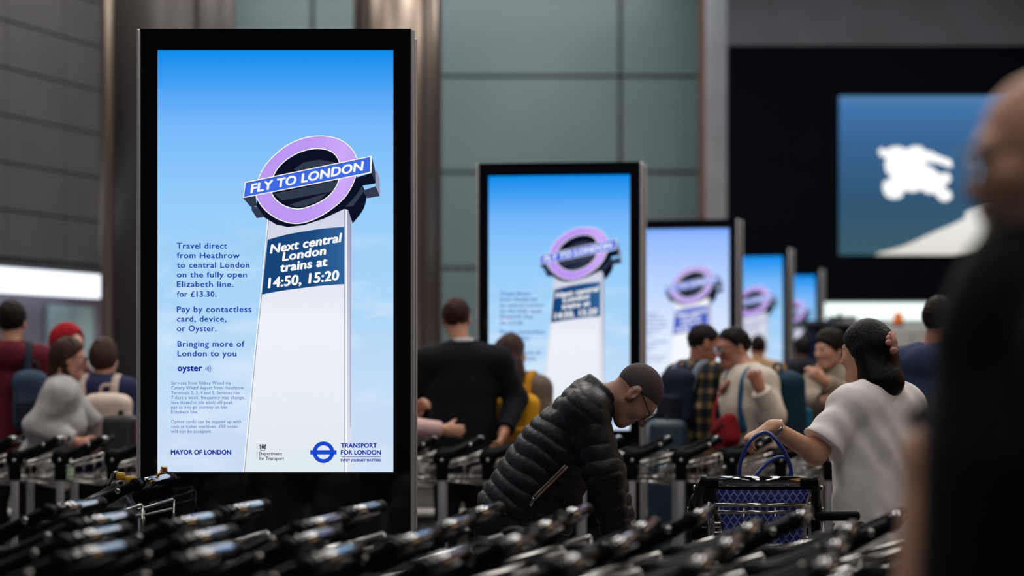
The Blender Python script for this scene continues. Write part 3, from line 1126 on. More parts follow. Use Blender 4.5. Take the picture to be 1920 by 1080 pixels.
# ------------------------------------------------------------------ luggage and small things
# blue chevron tote in the woman's trolley
M_TOTE = pm('tote blue', (34, 50, 128), 0.5, var=0.1)
nt = M_TOTE.node_tree
bs = nt.nodes['Principled BSDF']
tc = nt.nodes.new('ShaderNodeTexCoord')
sp = nt.nodes.new('ShaderNodeSeparateXYZ')
nt.links.new(tc.outputs['Object'], sp.inputs[0])


def mnode(op, a, b=None):
    n = nt.nodes.new('ShaderNodeMath')
    n.operation = op
    for i, v in enumerate((a, b)):
        if v is None:
            continue
        if isinstance(v, (int, float)):
            n.inputs[i].default_value = v
        else:
            nt.links.new(v, n.inputs[i])
    return n.outputs[0]


px_ = mnode('MULTIPLY', sp.outputs[0], 36.0)
row_ = mnode('FLOOR', mnode('MULTIPLY', sp.outputs[2], 46.0))
sh = mnode('ADD', px_, mnode('MULTIPLY', row_, 0.5))
tri = mnode('ABSOLUTE', mnode('SUBTRACT', mnode('FRACT', sh), 0.5))
vv = mnode('FRACT', mnode('MULTIPLY', sp.outputs[2], 46.0))
dist = mnode('ABSOLUTE', mnode('SUBTRACT', vv, mnode('MULTIPLY', tri, 1.7)))
mask = mnode('LESS_THAN', dist, 0.17)
mxn = nt.nodes.new('ShaderNodeMixRGB')
mxn.inputs[1].default_value = (*lin((24, 38, 110)), 1)
mxn.inputs[2].default_value = (*lin((120, 136, 200)), 1)
nt.links.new(mask, mxn.inputs[0])
nt.links.new(mxn.outputs[0], bs.inputs['Base Color'])
M_BLUE = pm('blue leather', (24, 52, 132), 0.35, var=0.08)

root = empty('tote_bag', (0.945, 9.135, 0.834))
tag(root, 'blue chevron patterned tote bag with long blue handles standing in the trolley basket', 'bag')
nB = 12
body = MB()
prof = [(0.148, 0.058, 0.0), (0.155, 0.062, 0.06), (0.163, 0.058, 0.15), (0.186, 0.05, 0.225)]
vs, fs = [], []
for hw_, hd_, z in prof:
    for k in range(40):
        a = 2 * math.pi * k / 40
        vs.append((hw_ * math.copysign(abs(math.cos(a)) ** 0.35, math.cos(a)), hd_ * math.copysign(abs(math.sin(a)) ** 0.5, math.sin(a)), z))
for j in range(len(prof) - 1):
    for k in range(40):
        fs.append((j * 40 + k, j * 40 + (k + 1) % 40, (j + 1) * 40 + (k + 1) % 40, (j + 1) * 40 + k))
fs.append(tuple(reversed(range(40))))
body.add(vs, fs, 0, False)
bo = body.build('body', M_TOTE, root)
so = bo.modifiers.new('wall', 'SOLIDIFY')
so.thickness = 0.004
rim = MB().tube([v for v in vs[-40:]], 0.006, 6, closed=True)
rim.build('rim', M_BLUE, root)
for y, lean in ((-0.05, -0.02), (0.05, 0.03)):
    pts = spline([(-0.09, y, 0.215), (-0.088, y * 1.1 + lean * 0.3, 0.30), (-0.05, y * 0.9 + lean, 0.385), (0.01, y * 0.6 + lean, 0.415), (0.06, y * 0.9 + lean, 0.37), (0.10, y * 1.05, 0.29), (0.105, y, 0.215)], 5, False)
    if lean > 0:
        pts = spline([(-0.03, y, 0.215), (-0.01, y + 0.01, 0.26), (0.05, y + 0.03, 0.31), (0.10, y + 0.03, 0.315), (0.115, y + 0.01, 0.27), (0.10, y, 0.215)], 5, False)
    MB().tube(pts, 0.0075, 8).build('strap', M_BLUE, root)

# dark handbag with yellow clasp on the in-focus trolley
root = empty('handbag', (-1.50, 9.02, 0.835))
tag(root, 'soft black handbag with shiny yellow flap in the basket of the sharply focused trolley', 'bag')
F_ = Field((-0.16, -0.12, 0), (0.16, 0.12, 0.27), 0.008)
F_.rbox((0.0, 0, 0.085), (0.10, 0.07, 0.08), 0.04)
F_.cone((-0.06, 0, 0.12), (0.04, 0, 0.20), 0.05, 0.04, 0.05, ((0, 1, 0), 0.8))
F_.build('body', pm('black soft leather', (16, 16, 20), 0.35, var=0.2), root)
Myel = pm('yellow patent', (190, 150, 30), 0.3, var=0.15)
MB().rbox((0.045, -0.03, 0.255), (0.035, 0.05, 0.03), r=0.009, rz=0.2).build('flap', Myel, root)
MB().rbox((0.085, -0.045, 0.242), (0.045, 0.05, 0.028), r=0.009, rz=0.25).build('flap', Myel, root)
MB().tube([(0.0, -0.03, 0.22), (0.02, -0.035, 0.268), (0.035, -0.035, 0.27)], 0.006).build('buckle', M_CHROME, root)
Mbr = pm('brass', (214, 170, 110), 0.22, metal=0.9)
q = MB().tube([(0.15, 0.04, 0.235), (0.19, 0.04, 0.272)], 0.007, 10).lathe([(0.012, 0.262), (0.013, 0.268), (0.013, 0.284), (0.011, 0.288)], (0.197, 0.04, 0.0), 14)
q.build('clasp', Mbr, root)

# small bottle in a trolley basket
p = PX(127, 895, 14.15)
root = empty('bottle', (p[0], p[1], 0.828))
tag(root, 'small pale green bottle with white cap in a trolley basket below the grey hooded woman', 'bottle')
MB().lathe([(0.03, 0), (0.034, 0.008), (0.034, 0.07), (0.026, 0.085), (0.016, 0.095), (0.016, 0.10)], n=20).build('body', pm('pale green plastic', (176, 205, 178), 0.25), root)
MB().lathe([(0.021, 0.10), (0.024, 0.105), (0.024, 0.135), (0.02, 0.14)], n=18).build('cap', pm('white cap', (228, 232, 226), 0.4), root)

# carry-on suitcase with pulled out handle beside the woman
p = PX(1572, 970, 9.0)
root = empty('suitcase', (p[0], 8.95, 0))
tag(root, 'dark cabin suitcase with pulled-out black handle in front of the woman in white', 'suitcase')
M_CASE = pm('dark suitcase shell', (26, 28, 34), 0.35)
MB().rbox((0, 0, 0.31), (0.36, 0.22, 0.52), r=0.045, n=4).build('body', M_CASE, root)
for x in (-0.055, 0.055):
    MB().tube([(x, 0.06, 0.56), (x, 0.06, 0.925)], 0.008, 8).build('pull_rod', M_STEEL, root)
MB().rbox((0, 0.06, 0.94), (0.165, 0.03, 0.036), r=0.013).build('grip', M_PLASTIC, root)
for x in (-0.13, 0.13):
    for y in (-0.07, 0.07):
        MB().lathe([(0.012, -0.01), (0.025, -0.01), (0.025, 0.01), (0.012, 0.01)], (x, y, 0.026), 14, 'x').build('wheel', M_RUB, root)
MB().tube([(-0.08, -0.112, 0.36), (-0.07, -0.13, 0.37), (0.07, -0.13, 0.37), (0.08, -0.112, 0.36)], 0.008).build('side_handle', M_PLASTIC, root)

# dark suitcase standing by the group with backpacks
p = PX(224, 780, 14.75)
root = empty('suitcase', (p[0], 14.8, 0))
tag(root, 'dark suitcase with burgundy edge carried high in front of the person with the cream backpack', 'suitcase')
MB().rbox((0, 0, 0.75), (0.20, 0.28, 0.90), r=0.05, n=4).build('body', pm('black suitcase cloth', (22, 24, 32), 0.7), root)
MB().rbox((0.105, 0, 0.75), (0.03, 0.24, 0.86), r=0.012).build('edge_panel', pm('burgundy cloth', (74, 22, 40), 0.7), root)
MB().tube([(0, -0.06, 1.195), (0, -0.05, 1.22), (0, 0.05, 1.22), (0, 0.06, 1.195)], 0.01).build('handle', M_PLASTIC, root)
for x in (-0.06, 0.06):
    for y in (-0.1, 0.1):
        MB().tube([(x, y, 0.05), (x, y, 0.31)], 0.012).lathe([(0.012, -0.012), (0.045, -0.012), (0.045, 0.012), (0.012, 0.012)], (x, y, 0.045), 14, 'x').build('wheel', M_RUB, root)

# teal suitcase between the puffer-jacket man and the plaid man
p = PX(1250, 800, 14.95)
root = empty('suitcase', (p[0], 14.9, 0))
tag(root, 'dark teal suitcase behind the trolleys at the plaid shirt man', 'suitcase')
MB().rbox((0, 0, 0.66), (0.24, 0.30, 1.02), r=0.05, n=4).build('body', pm('teal case', (16, 50, 62), 0.45), root)
MB().tube([(0, -0.07, 1.16), (0, -0.06, 1.185), (0, 0.06, 1.185), (0, 0.07, 1.16)], 0.011).build('handle', M_PLASTIC, root)
for x in (-0.08, 0.08):
    for y in (-0.1, 0.1):
        MB().tube([(x, y, 0.05), (x, y, 0.16)], 0.012).lathe([(0.012, -0.014), (0.05, -0.014), (0.05, 0.014), (0.012, 0.014)], (x, y, 0.05), 14, 'x').build('wheel', M_RUB, root)

# amber beacon on a pale cabinet, and the dark passenger buggy
Yc = 31.0
p0, p1 = PX(1660, 612, Yc), PX(1762, 612, Yc)
root = empty('equipment_cabinet', ((p0[0] + p1[0]) / 2, Yc + 0.3, 0))
tag(root, 'pale free-standing cabinet under the amber beacon light', 'cabinet')
cz = p0[2]
MB().rbox((0, 0, cz / 2), (p1[0] - p0[0], 0.5, cz), r=0.03).build('body', M_LOWER, root)
MB().box((0, -0.255, cz / 2), (0.012, 0.012, cz - 0.2)).build('door_seam', M_JOINT, root)
MB().tube([(0.05, -0.26, cz * 0.5), (0.05, -0.29, cz * 0.5), (0.05, -0.29, cz * 0.6), (0.05, -0.26, cz * 0.6)], 0.008).build('handle', M_STEEL, root)
p = PX(1684, 612, Yc + 0.15)
root = empty('beacon_light', (p[0], Yc + 0.15, cz))
tag(root, 'amber beacon lamp with dark base on top of the pale cabinet', 'lamp')
MB().lathe([(0.075, 0), (0.075, 0.02), (0.066, 0.035)], n=24).build('base', M_PLASTIC, root)
MB().lathe([(0.064, 0.035), (0.066, 0.06), (0.055, 0.165), (0.045, 0.18)], n=24).build('lens', pm('amber lens', (205, 104, 20), 0.3, emit=(220, 100, 10), est=0.35), root)

Yb2 = 30.0
root = empty('passenger_buggy', (PX(1572, 0, Yb2)[0], Yb2 + 0.5, 0))
tag(root, 'dark roofed passenger buggy with curved windscreen under the glowing white band', 'vehicle')
M_BUG = pm('buggy dark navy', (18, 24, 40), 0.25, var=0.08)
sc_ = FPX / Yb2
zr = CAMZ + (HORY - 607) / sc_
MB().rbox((0, 0.6, 0.45), (1.15, 2.6, 0.5), r=0.12, n=4).rbox((0, -0.3, 0.78), (1.10, 0.7, 0.35), r=0.12, n=4).build('body', M_BUG, root)
MB().rbox((0.06, 0.6, zr), (1.05, 2.2, 0.09), r=0.04).build('roof', M_BUG, root)
MB().rbox((0.12, 0.1, zr + 0.075), (0.33, 0.5, 0.06), r=0.02).lathe([(0.02, zr + 0.10), (0.02, zr + 0.15), (0.012, zr + 0.16)], (0.1, 0.1, 0), 12).build('roof_box', M_BLACK, root)
arc = spline([(-0.66, -0.5, 0.75), (-0.63, -0.48, 1.25), (-0.48, -0.42, 1.75), (-0.28, -0.40, zr - 0.03), (0.3, -0.40, zr - 0.02), (0.5, -0.42, 1.75), (0.55, -0.5, 0.75)], 5, False)
MB().tube(arc, 0.035, 8).build('windscreen_frame', M_BUG, root)
gl = MB().add([tuple(p) for p in arc], [tuple(range(len(arc)))])
gm = pm('tinted glass', (20, 34, 64), 0.05, var=0.02)
gm.node_tree.nodes['Principled BSDF'].inputs['Transmission Weight'].default_value = 0.4
go = gl.build('windscreen', gm, root)
go.modifiers.new('thick', 'SOLIDIFY').thickness = 0.008
for x in (-0.45, 0.5):
    MB().tube([(x, 1.6, 0.65), (x * 0.95, 1.6, zr)], 0.03).build('roof_post', M_BUG, root)
MB().rbox((0, 0.75, 0.85), (1.0, 0.5, 0.2), r=0.06).rbox((0, 1.02, 1.12), (1.0, 0.14, 0.5), r=0.05).build('seat', pm('grey seat', (60, 62, 70), 0.6), root)
for x in (-0.5, 0.5):
    for y in (-0.25, 1.5):
        MB().lathe([(0.08, -0.07), (0.2, -0.07), (0.22, -0.05), (0.22, 0.05), (0.2, 0.07), (0.08, 0.07)], (x, y, 0.22), 22, 'x').build('wheel', M_RUB, root)
# ------------------------------------------------------------------ people
def rotm(ax, deg):
    return np.array(Matrix.Rotation(R(deg), 3, ax))


def skin(name, col):
    return pm('skin ' + name, col, 0.5, var=0.07, scale=30)


def cloth(name, col, rough=0.85, var=0.14, scale=9, bump=0.35, bscale=14, stretch=(1, 1, 0.6)):
    return pm('cloth ' + name, col, rough, var=var, scale=scale, bump=bump, bscale=bscale, spec=0.2, stretch=stretch)


class Rig:
    """Joints of a person in the local frame (x to the person's right hand, y forward, z up)."""

    def __init__(s, H=1.75, lean=0.0, side=0.0, twist=0.0, sh=0.175, bulk=1.0, head=(0, 0, 0), arms=None, stance=0.09, headc=None, neck=None, step=0.0, pelvis=None):
        k = H / 1.75
        s.k, s.bulk, s.H = k, bulk, H
        s.P = np.array(pelvis if pelvis is not None else (0, 0, 0.95 * k), float)
        T = rotm('X', -lean) @ rotm('Y', side)
        s.T = T
        up = lambda p: s.P + T @ (np.array(p) * k)
        Tw = rotm('Z', twist)
        s.waist = up((0, 0, 0.13))
        s.chest = up((0, 0.01, 0.31))
        s.nb = np.array(neck, float) if neck is not None else up((0, -0.015, 0.51))
        s.fwd = T @ Tw @ np.array((0, 1, 0))
        s.rt = T @ Tw @ np.array((1, 0, 0))
        s.up = T @ np.array((0, 0, 1))
        base = s.nb - s.up * 0.055 * k
        s.S = {1: base + s.rt * sh * k, -1: base - s.rt * sh * k}
        HR = rotm('Z', head[1]) @ rotm('Y', head[2]) @ rotm('X', -head[0])
        s.HR = HR
        s.hk = 0.5 + 0.5 * k
        if headc is not None:
            s.hc = np.array(headc, float)
        else:
            s.hc = s.nb + T @ (np.array((0, 0.0, 0.075)) * k) + HR @ (np.array((0, 0.03, 0.09)) * s.hk)
        s.E, s.W = {}, {}
        for sd in (1, -1):
            a = (arms or {}).get(sd)
            if a is None:
                e = s.S[sd] + np.array((sd * 0.055, -0.03, -0.275)) * k
                w = e + np.array((sd * 0.0, 0.06, -0.245)) * k
            else:
                e, w = np.array(a[0], float), np.array(a[1], float)
            s.E[sd], s.W[sd] = e, w
        s.hip, s.kn, s.an = {}, {}, {}
        for sd in (1, -1):
            s.hip[sd] = s.P + np.array((sd * 0.085, 0, -0.05)) * k
            f = step * sd
            s.kn[sd] = np.array((s.P[0] + sd * stance * k, s.P[1] * 0.6 + 0.02 + f * 0.5, 0.49 * k))
            s.an[sd] = np.array((s.P[0] + sd * (stance + 0.01) * k, s.P[1] * 0.2 - 0.02 + f, 0.09 * k))


def head_prims(F, r, ears=True, nose=1.0, jaw=1.0):
    M, c, q = r.HR, r.hc, r.hk
    p = lambda *v: c + M @ (np.array(v) * q)
    F.ell(p(0, -0.010, 0.028), np.array((0.076, 0.097, 0.087)) * q, 0.02, M)
    F.ell(p(0, 0.030, -0.038), np.array((0.060 * jaw, 0.062, 0.078)) * q, 0.04, M)
    F.cone(p(-0.016, 0.072, -0.098), p(0.016, 0.072, -0.098), 0.017 * q, 0.017 * q, 0.03)
    for s in (-1, 1):
        F.cone(p(s * 0.050 * jaw, 0.0, -0.062), p(s * 0.02, 0.066, -0.098), 0.016 * q, 0.016 * q, 0.035)
        F.ell(p(s * 0.038, 0.066, -0.026), np.array((0.022, 0.022, 0.022)) * q, 0.03)
        F.ell(p(s * 0.031, 0.103, 0.006), np.array((0.019, 0.020, 0.012)) * q, 0.014, M, sub=True)
        F.ell(p(s * 0.031, 0.079, 0.004), np.array((0.0135,) * 3) * q, 0.004)
    F.cone(p(-0.032, 0.084, 0.026), p(0.032, 0.084, 0.026), 0.010 * q, 0.010 * q, 0.018)
    F.cone(p(0, 0.090, 0.016), p(0, 0.112 + 0.006 * nose, -0.030), 0.0075 * q, 0.0125 * q, 0.012)
    for s in (-1, 1):
        F.ell(p(s * 0.012, 0.103, -0.034), np.array((0.009, 0.011, 0.008)) * q, 0.008, M)
    F.cone(p(-0.015, 0.092, -0.060), p(0.015, 0.092, -0.060), 0.0065 * q, 0.0065 * q, 0.010)
    F.cone(p(-0.013, 0.090, -0.073), p(0.013, 0.090, -0.073), 0.0075 * q, 0.0075 * q, 0.010)
    F.cone(p(-0.024, 0.098, -0.0665), p(0.024, 0.098, -0.0665), 0.003 * q, 0.003 * q, 0.005, sub=True)
    if ears:
        for s in (-1, 1):
            EM = M @ rotm('Z', s * -18) @ rotm('X', 10)
            F.ell(p(s * 0.080, -0.010, -0.006), np.array((0.010, 0.021, 0.033)) * q, 0.006, EM)
            F.ell(p(s * 0.090, -0.004, -0.004), np.array((0.008, 0.010, 0.017)) * q, 0.006, EM, sub=True)
            F.ell(p(s * 0.078, -0.004, -0.034), np.array((0.007, 0.010, 0.010)) * q, 0.006, EM)
    F.cone(p(0, -0.022, -0.035), r.nb - r.up * 0.02, 0.054 * q * r.bulk ** 0.5, 0.062 * q * r.bulk ** 0.5, 0.03)


def torso_prims(F, r, g=0.0, disp=None, belly=0.0, bust=0.0, hips=1.0):
    k, b = r.k, r.bulk
    f = r.fwd
    F.cone(r.P - r.up * 0.04 * k, r.waist, 0.165 * k * b * hips + g, 0.148 * k * b + g, 0.05, (f, 0.72), disp=disp)
    F.cone(r.waist, r.chest, 0.148 * k * b + g, 0.168 * k * b + g, 0.06, (f, 0.72), disp=disp)
    F.cone(r.chest, r.chest + (r.nb - r.chest) * 0.55, 0.168 * k * b + g, 0.135 * k * b + g, 0.05, (f, 0.68), disp=disp)
    F.cone(r.S[-1] - r.rt * -0.02 * k, r.S[1] - r.rt * 0.02 * k, 0.060 * k * b + g, 0.060 * k * b + g, 0.06, disp=disp)
    for s in (-1, 1):
        F.cone(r.nb - r.up * 0.01 * k, r.S[s], 0.052 * k + g * 0.6, 0.050 * k + g, 0.05, disp=disp)
    if belly:
        F.ell(r.waist + f * 0.05 * k, np.array((0.14, 0.10, 0.14)) * k * (1 + belly) + g, 0.06)
    if bust:
        for s in (-1, 1):
            F.ell(r.chest + f * 0.095 * k + r.rt * s * 0.07 * k - r.up * 0.02 * k, np.array((0.06,) * 3) * k * bust + g, 0.05)


def arm_prims(F, r, g=0.0, upto=1.0, flare=0.0, disp=None, sides=(1, -1), clip=True):
    """Upper arm and forearm; upto counts 0..1 along the upper arm, 1..2 along the forearm."""
    k, b = r.k, r.bulk ** 0.6
    for s in sides:
        S, E, W = r.S[s], r.E[s], r.W[s]
        u = min(upto, 1.0)
        e = S + (E - S) * u
        d = (E - S) / np.linalg.norm(E - S)
        cl = [(e, d)] if (upto < 1 and clip) else None
        F.cone(S, e + (d * 0.03 if cl else 0), 0.056 * k * b + g, (0.056 - 0.012 * u) * k * b + g + flare, 0.04, disp=disp, clip=cl)
        if upto > 1:
            w = E + (W - E) * (upto - 1)
            d2 = (W - E) / np.linalg.norm(W - E)
            cl = [(w, d2)] if clip else None
            F.cone(E, w + (d2 * 0.02 if clip else 0), 0.044 * k * b + g, (0.044 - 0.014 * (upto - 1)) * k * b + g + flare, 0.03, disp=disp, clip=cl)


def leg_prims(F, r, g=0.0):
    k, b = r.k, r.bulk
    for s in (1, -1):
        F.cone(r.hip[s], r.kn[s], 0.088 * k * b + g, 0.056 * k + g, 0.05)
        F.cone(r.kn[s], r.an[s], 0.056 * k + g, 0.040 * k + g, 0.03)


def hand_prims(F, r, s, d=None, n=None, curl=28, spread=1.0):
    """Palm, four fingers and a thumb. d: hand direction, n: the way the palm faces."""
    k = r.hk
    W = r.W[s]
    d = np.array(d if d is not None else (W - r.E[s]), float)
    d = d / np.linalg.norm(d)
    n = np.array(n if n is not None else (-s * r.rt), float)
    n = n - d * (n @ d)
    n = n / np.linalg.norm(n)
    u = np.cross(d, n)
    F.cone(W - d * 0.02, W + d * 0.03 * k, 0.027 * k, 0.030 * k, 0.02, (n, 0.72))
    F.cone(W + d * 0.028 * k, W + d * 0.082 * k, 0.034 * k, 0.041 * k, 0.02, (n, 0.40))
    thumb = s if (np.cross(d, n) @ u) > 0 else s
    L = (0.070, 0.079, 0.073, 0.057)
    for i in range(4):
        off = (1.5 - i) * 0.0205 * k * thumb
        p = W + d * (0.086 - 0.003 * abs(i - 1.2)) * k + u * off
        a = 0.0
        rad = (0.0095, 0.0098, 0.0093, 0.0082)[i] * k
        for j, fr in enumerate((0.46, 0.30, 0.24)):
            a += R(curl * (0.8 if j == 0 else 1.0))
            dd = d * math.cos(a) + n * math.sin(a) + u * off * 1.5 * spread
            q = p + dd / np.linalg.norm(dd) * L[i] * fr * k
            F.cone(p, q, rad * (1 - 0.1 * j), rad * (0.9 - 0.1 * j), 0.006)
            p = q
    p = W + d * 0.022 * k + u * thumb * 0.026 * k
    t1 = d * 0.65 + u * thumb * 0.62 + n * 0.42
    t1 = t1 / np.linalg.norm(t1)
    q = p + t1 * 0.046 * k
    F.cone(p, q, 0.014 * k, 0.0115 * k, 0.014)
    t2 = t1 * 0.75 + d * 0.3 + n * 0.28
    F.cone(q, q + t2 / np.linalg.norm(t2) * 0.034 * k, 0.0112 * k, 0.0088 * k, 0.006)


def bounds(r, m=0.12):
    pts = [r.hc + 0.13, r.hc - 0.13, r.P, r.nb] + [x for dd in (r.S, r.E, r.W, r.hip, r.kn, r.an) for x in dd.values()]
    pts = np.array(pts)
    lo, hi = pts.min(0) - m, pts.max(0) + m
    lo[2] = 0.0
    return lo, hi


def hair_clip(r, line=0.0, nape=-0.062, k=1.0):
    """Planes that cut the hair free of the face and the neck."""
    M, c, q = r.HR, r.hc, r.hk
    p = lambda *v: c + M @ (np.array(v) * q)
    return [(p(0, 0.016 + line, -0.010), M @ np.array((0, 0.73, -0.68))), (p(0, -0.09, nape), M @ np.array((0, 0.35, -0.94)))]


def person(name, label, loc, rz, r, h=0.009, skinm=None, body=None, top=None, legs=None, hair=None, shoes=True, nose=1.0, ears=True, hands=(1, -1), hand_kw=None, jaw=1.0, full_arms=True, group=None):
    """Body as one surface; clothes and hair as children. body/top/hair are callables that fill fields."""
    root = empty(name, loc, rz)
    tag(root, label, 'person', group)
    lo, hi = bounds(r)
    F = Field(lo, hi, h)
    torso_prims(F, r, -0.012)
    arm_prims(F, r, 0.0, 2.0, clip=False)
    leg_prims(F, r, -0.006)
    head_prims(F, r, ears=ears, nose=nose, jaw=jaw)
    for s in hands:
        hand_prims(F, r, s, **((hand_kw or {}).get(s, {})))
    for s in (1, -1):
        F.cone(r.an[s] - np.array((0, 0.02, 0.05)) * r.k, r.an[s] + np.array((0, 0.15, -0.06)) * r.k, 0.035, 0.028, 0.03)
    F.build('body', skinm, root)
    for s in (-1, 1):
        ec = r.hc + r.HR @ (np.array((s * 0.031, 0.0815, 0.004)) * r.hk)
        e = MB().sphere((0, 0, 0), 0.0128 * r.hk, 8)
        e.lathe([(0.0058 * r.hk, 0.0114 * r.hk), (0.0035 * r.hk, 0.0131 * r.hk)], (0, 0, 0), 12, 'y', mi=1)
        eo = e.build('eye', [M_EYE, M_IRIS], root)
        eo.location = [float(v) for v in ec]
        eo.rotation_euler = Matrix(r.HR.tolist()).to_euler()
    if top:
        F = Field(lo, hi, h)
        m = top(F, r)
        F.build(top.__name__ if top.__name__ != '<lambda>' else 'top', m, root)
    if legs is not None:
        F = Field(lo, hi, max(h, 0.009))
        F.cone(r.P - r.up * 0.03, r.P + r.up * 0.05 * r.k, 0.165 * r.k * r.bulk, 0.155 * r.k * r.bulk, 0.04, (r.fwd, 0.74))
        leg_prims(F, r, 0.012)
        F.cut((0, 0, 0.05), (0, 0, -1))
        F.build('trousers', legs, root)
    if hair:
        F = Field(r.hc - 0.2 - np.array((0, 0, 0.32)), r.hc + 0.2, min(h, 0.007))
        m = hair(F, r)
        F.build('hair', m, root)
    if shoes:
        for s in (1, -1):
            a = r.an[s]
            F = Field(a - 0.2, a + np.array((0.2, 0.3, 0.2)), 0.01)
            F.cone((a[0], a[1] - 0.03, 0.05), (a[0], a[1] + 0.15, 0.042), 0.048, 0.040, 0.02)
            F.cone((a[0], a[1], 0.06), (a[0], a[1], 0.11), 0.05, 0.048, 0.03)
            F.cut((0, 0, 0.004), (0, 0, -1))
            F.build('shoe', M_SHOE, root)
    return root


M_EYE = pm('eye white', (200, 195, 190), 0.2, var=0.03)
M_IRIS = pm('iris', (40, 26, 18), 0.15, var=0.05)
M_HAIRSPEC = 0.12
M_SHOE = pm('shoe', (24, 24, 27), 0.5)


def mk_top(name, mat, g=0.018, sleeve=1.9, flare=0.0, hem=0.12, collar=0.0, loose=0.0, disp=None, bust=0.0, belly=0.0, hips=1.0, hood=False, sdisp=None):
    """A jacket, jumper or shirt over torso and sleeves."""
    def f(F, r):
        torso_prims(F, r, g + loose, disp=disp, bust=bust, belly=belly, hips=hips)
        if hem > 0.05:
            F.cone(r.P - r.up * (hem + 0.04) * r.k, r.waist, 0.165 * r.k * r.bulk * hips + g + loose, 0.150 * r.k * r.bulk + g + loose, 0.04, (r.fwd, 0.74), disp=disp)
        F.cut(r.P - r.up * hem * r.k, -r.up)
        arm_prims(F, r, g, sleeve, flare, disp=sdisp)
        nd = r.nb - r.up * 0.02
        # neck opening
        F.cone(r.nb + r.up * 0.0, r.nb + r.up * 0.14 * r.k + r.fwd * 0.02, 0.052 * r.k, 0.060 * r.k, 0.012, sub=True)
        if collar:
            F.cone(nd, r.nb + r.up * collar, 0.068 * r.k, 0.070 * r.k, 0.02, clip=[(r.nb + r.up * collar * 0.85, r.up)])
            F.cone(r.nb + r.up * 0.02, r.nb + r.up * 0.15, 0.056 * r.k, 0.062 * r.k, 0.004, sub=True)
        if hood:
            F.ell(r.nb - r.fwd * 0.085 * r.k - r.up * 0.035, np.array((0.12, 0.06, 0.085)) * r.k, 0.03, np.stack([r.rt, r.fwd, r.up], 1))
        return mat
    f.__name__ = name
    return f


def tuft(X, Y, Z, t):
    return 0.0035 * np.sin(X * 95 + 20 * Z) * np.sin(Y * 80 + 1.3) + 0.0025 * np.sin(Z * 120 + X * 60) * np.sin(Y * 130 + Z * 40)


def mk_hair(mat, t=0.014, line=-0.02, nape=-0.055, extra=None, clip=True, smooth=False):
    def f(F, r):
        M, c, q = r.HR, r.hc, r.hk
        p = lambda *v: c + M @ (np.array(v) * q)
        cl = hair_clip(r, line, nape) if clip else None
        F.ell(p(0, -0.012, 0.030), np.array((0.076, 0.097, 0.087)) * q + t * np.array((0.6, 0.8, 1.15)), 0.01, M, clip=cl, disp=tuft if t > 0.006 and not smooth else None)
        if extra:
            extra(F, r, p, M, q)
        return mat
    return f


def glasses(root, r, mat, w=0.0335, hh=0.021, lens=None):
    M, c, q = r.HR, r.hc, r.hk
    p = lambda *v: c + M @ (np.array(v) * q)
    g = MB()
    for s in (-1, 1):
        loop = []
        for k in range(20):
            a = 2 * math.pi * k / 20
            loop.append(p(s * 0.035 + w * 0.92 * math.copysign(abs(math.cos(a)) ** 0.7, math.cos(a)), 0.107 - 0.010 * abs(math.cos(a)) * (1 if math.cos(a) * s > 0 else 0), 0.002 + hh * math.copysign(abs(math.sin(a)) ** 0.7, math.sin(a))))
        g.tube(loop, 0.0022 * q, 6, closed=True)
        g.tube([p(s * 0.068, 0.098, 0.010), p(s * 0.078, 0.08, 0.012), p(s * 0.083, 0.0, 0.022), p(s * 0.080, -0.012, 0.018), p(s * 0.078, -0.03, -0.004)], 0.0026 * q, 6)
    g.tube([p(-0.006, 0.108, 0.008), p(0, 0.111, 0.011), p(0.006, 0.108, 0.008)], 0.0024 * q, 6)
    go = g.build('glasses', mat, root)
    if lens is not None:
        for s in (-1, 1):
            l = MB()
            pts = []
            for k in range(20):
                a = 2 * math.pi * k / 20
                pts.append(p(s * 0.035 + w * 0.9 * math.copysign(abs(math.cos(a)) ** 0.7, math.cos(a)), 0.106 - 0.009 * abs(math.cos(a)) * (1 if math.cos(a) * s > 0 else 0), 0.002 + hh * 0.97 * math.copysign(abs(math.sin(a)) ** 0.7, math.sin(a))))
            l.add(pts, [tuple(range(20))])
            lo_ = l.build('lens', lens, go)
            lo_.modifiers.new('thick', 'SOLIDIFY').thickness = 0.0015


M_LENS = pm('spectacle lens', (235, 240, 245), 0.03, var=0.01)
M_LENS.node_tree.nodes['Principled BSDF'].inputs['Transmission Weight'].default_value = 0.95
M_LENS.node_tree.nodes['Principled BSDF'].inputs['IOR'].default_value = 1.3
M_SPEC = pm('dark spectacle frame', (20, 20, 24), 0.2)


def to_local(root_loc, rz, p):
    c, s = math.cos(-rz), math.sin(-rz)
    x, y, z = p[0] - root_loc[0], p[1] - root_loc[1], p[2]
    return np.array((c * x - s * y, s * x + c * y, z))


def strap_points(r, s, out=0.022, low=0.30):
    """Backpack strap over one shoulder: from the chest over the shoulder to the back."""
    k = r.k
    b = r.nb - r.up * 0.035 * k
    sh_ = b + r.rt * s * 0.105 * k
    f, u = r.fwd, r.up
    return spline([sh_ + r.rt * s * 0.035 * k + f * (0.118 * k) * r.bulk - u * low * k, sh_ + r.rt * s * 0.02 + f * (0.130 * k) * r.bulk - u * 0.14 * k,
                   sh_ + f * 0.085 * k + u * (0.022 + out), sh_ + u * (0.055 + out) - f * 0.0, sh_ - f * 0.095 * k + u * (0.015 + out), sh_ - f * (0.150 * k) - u * 0.10 * k], 5, False)


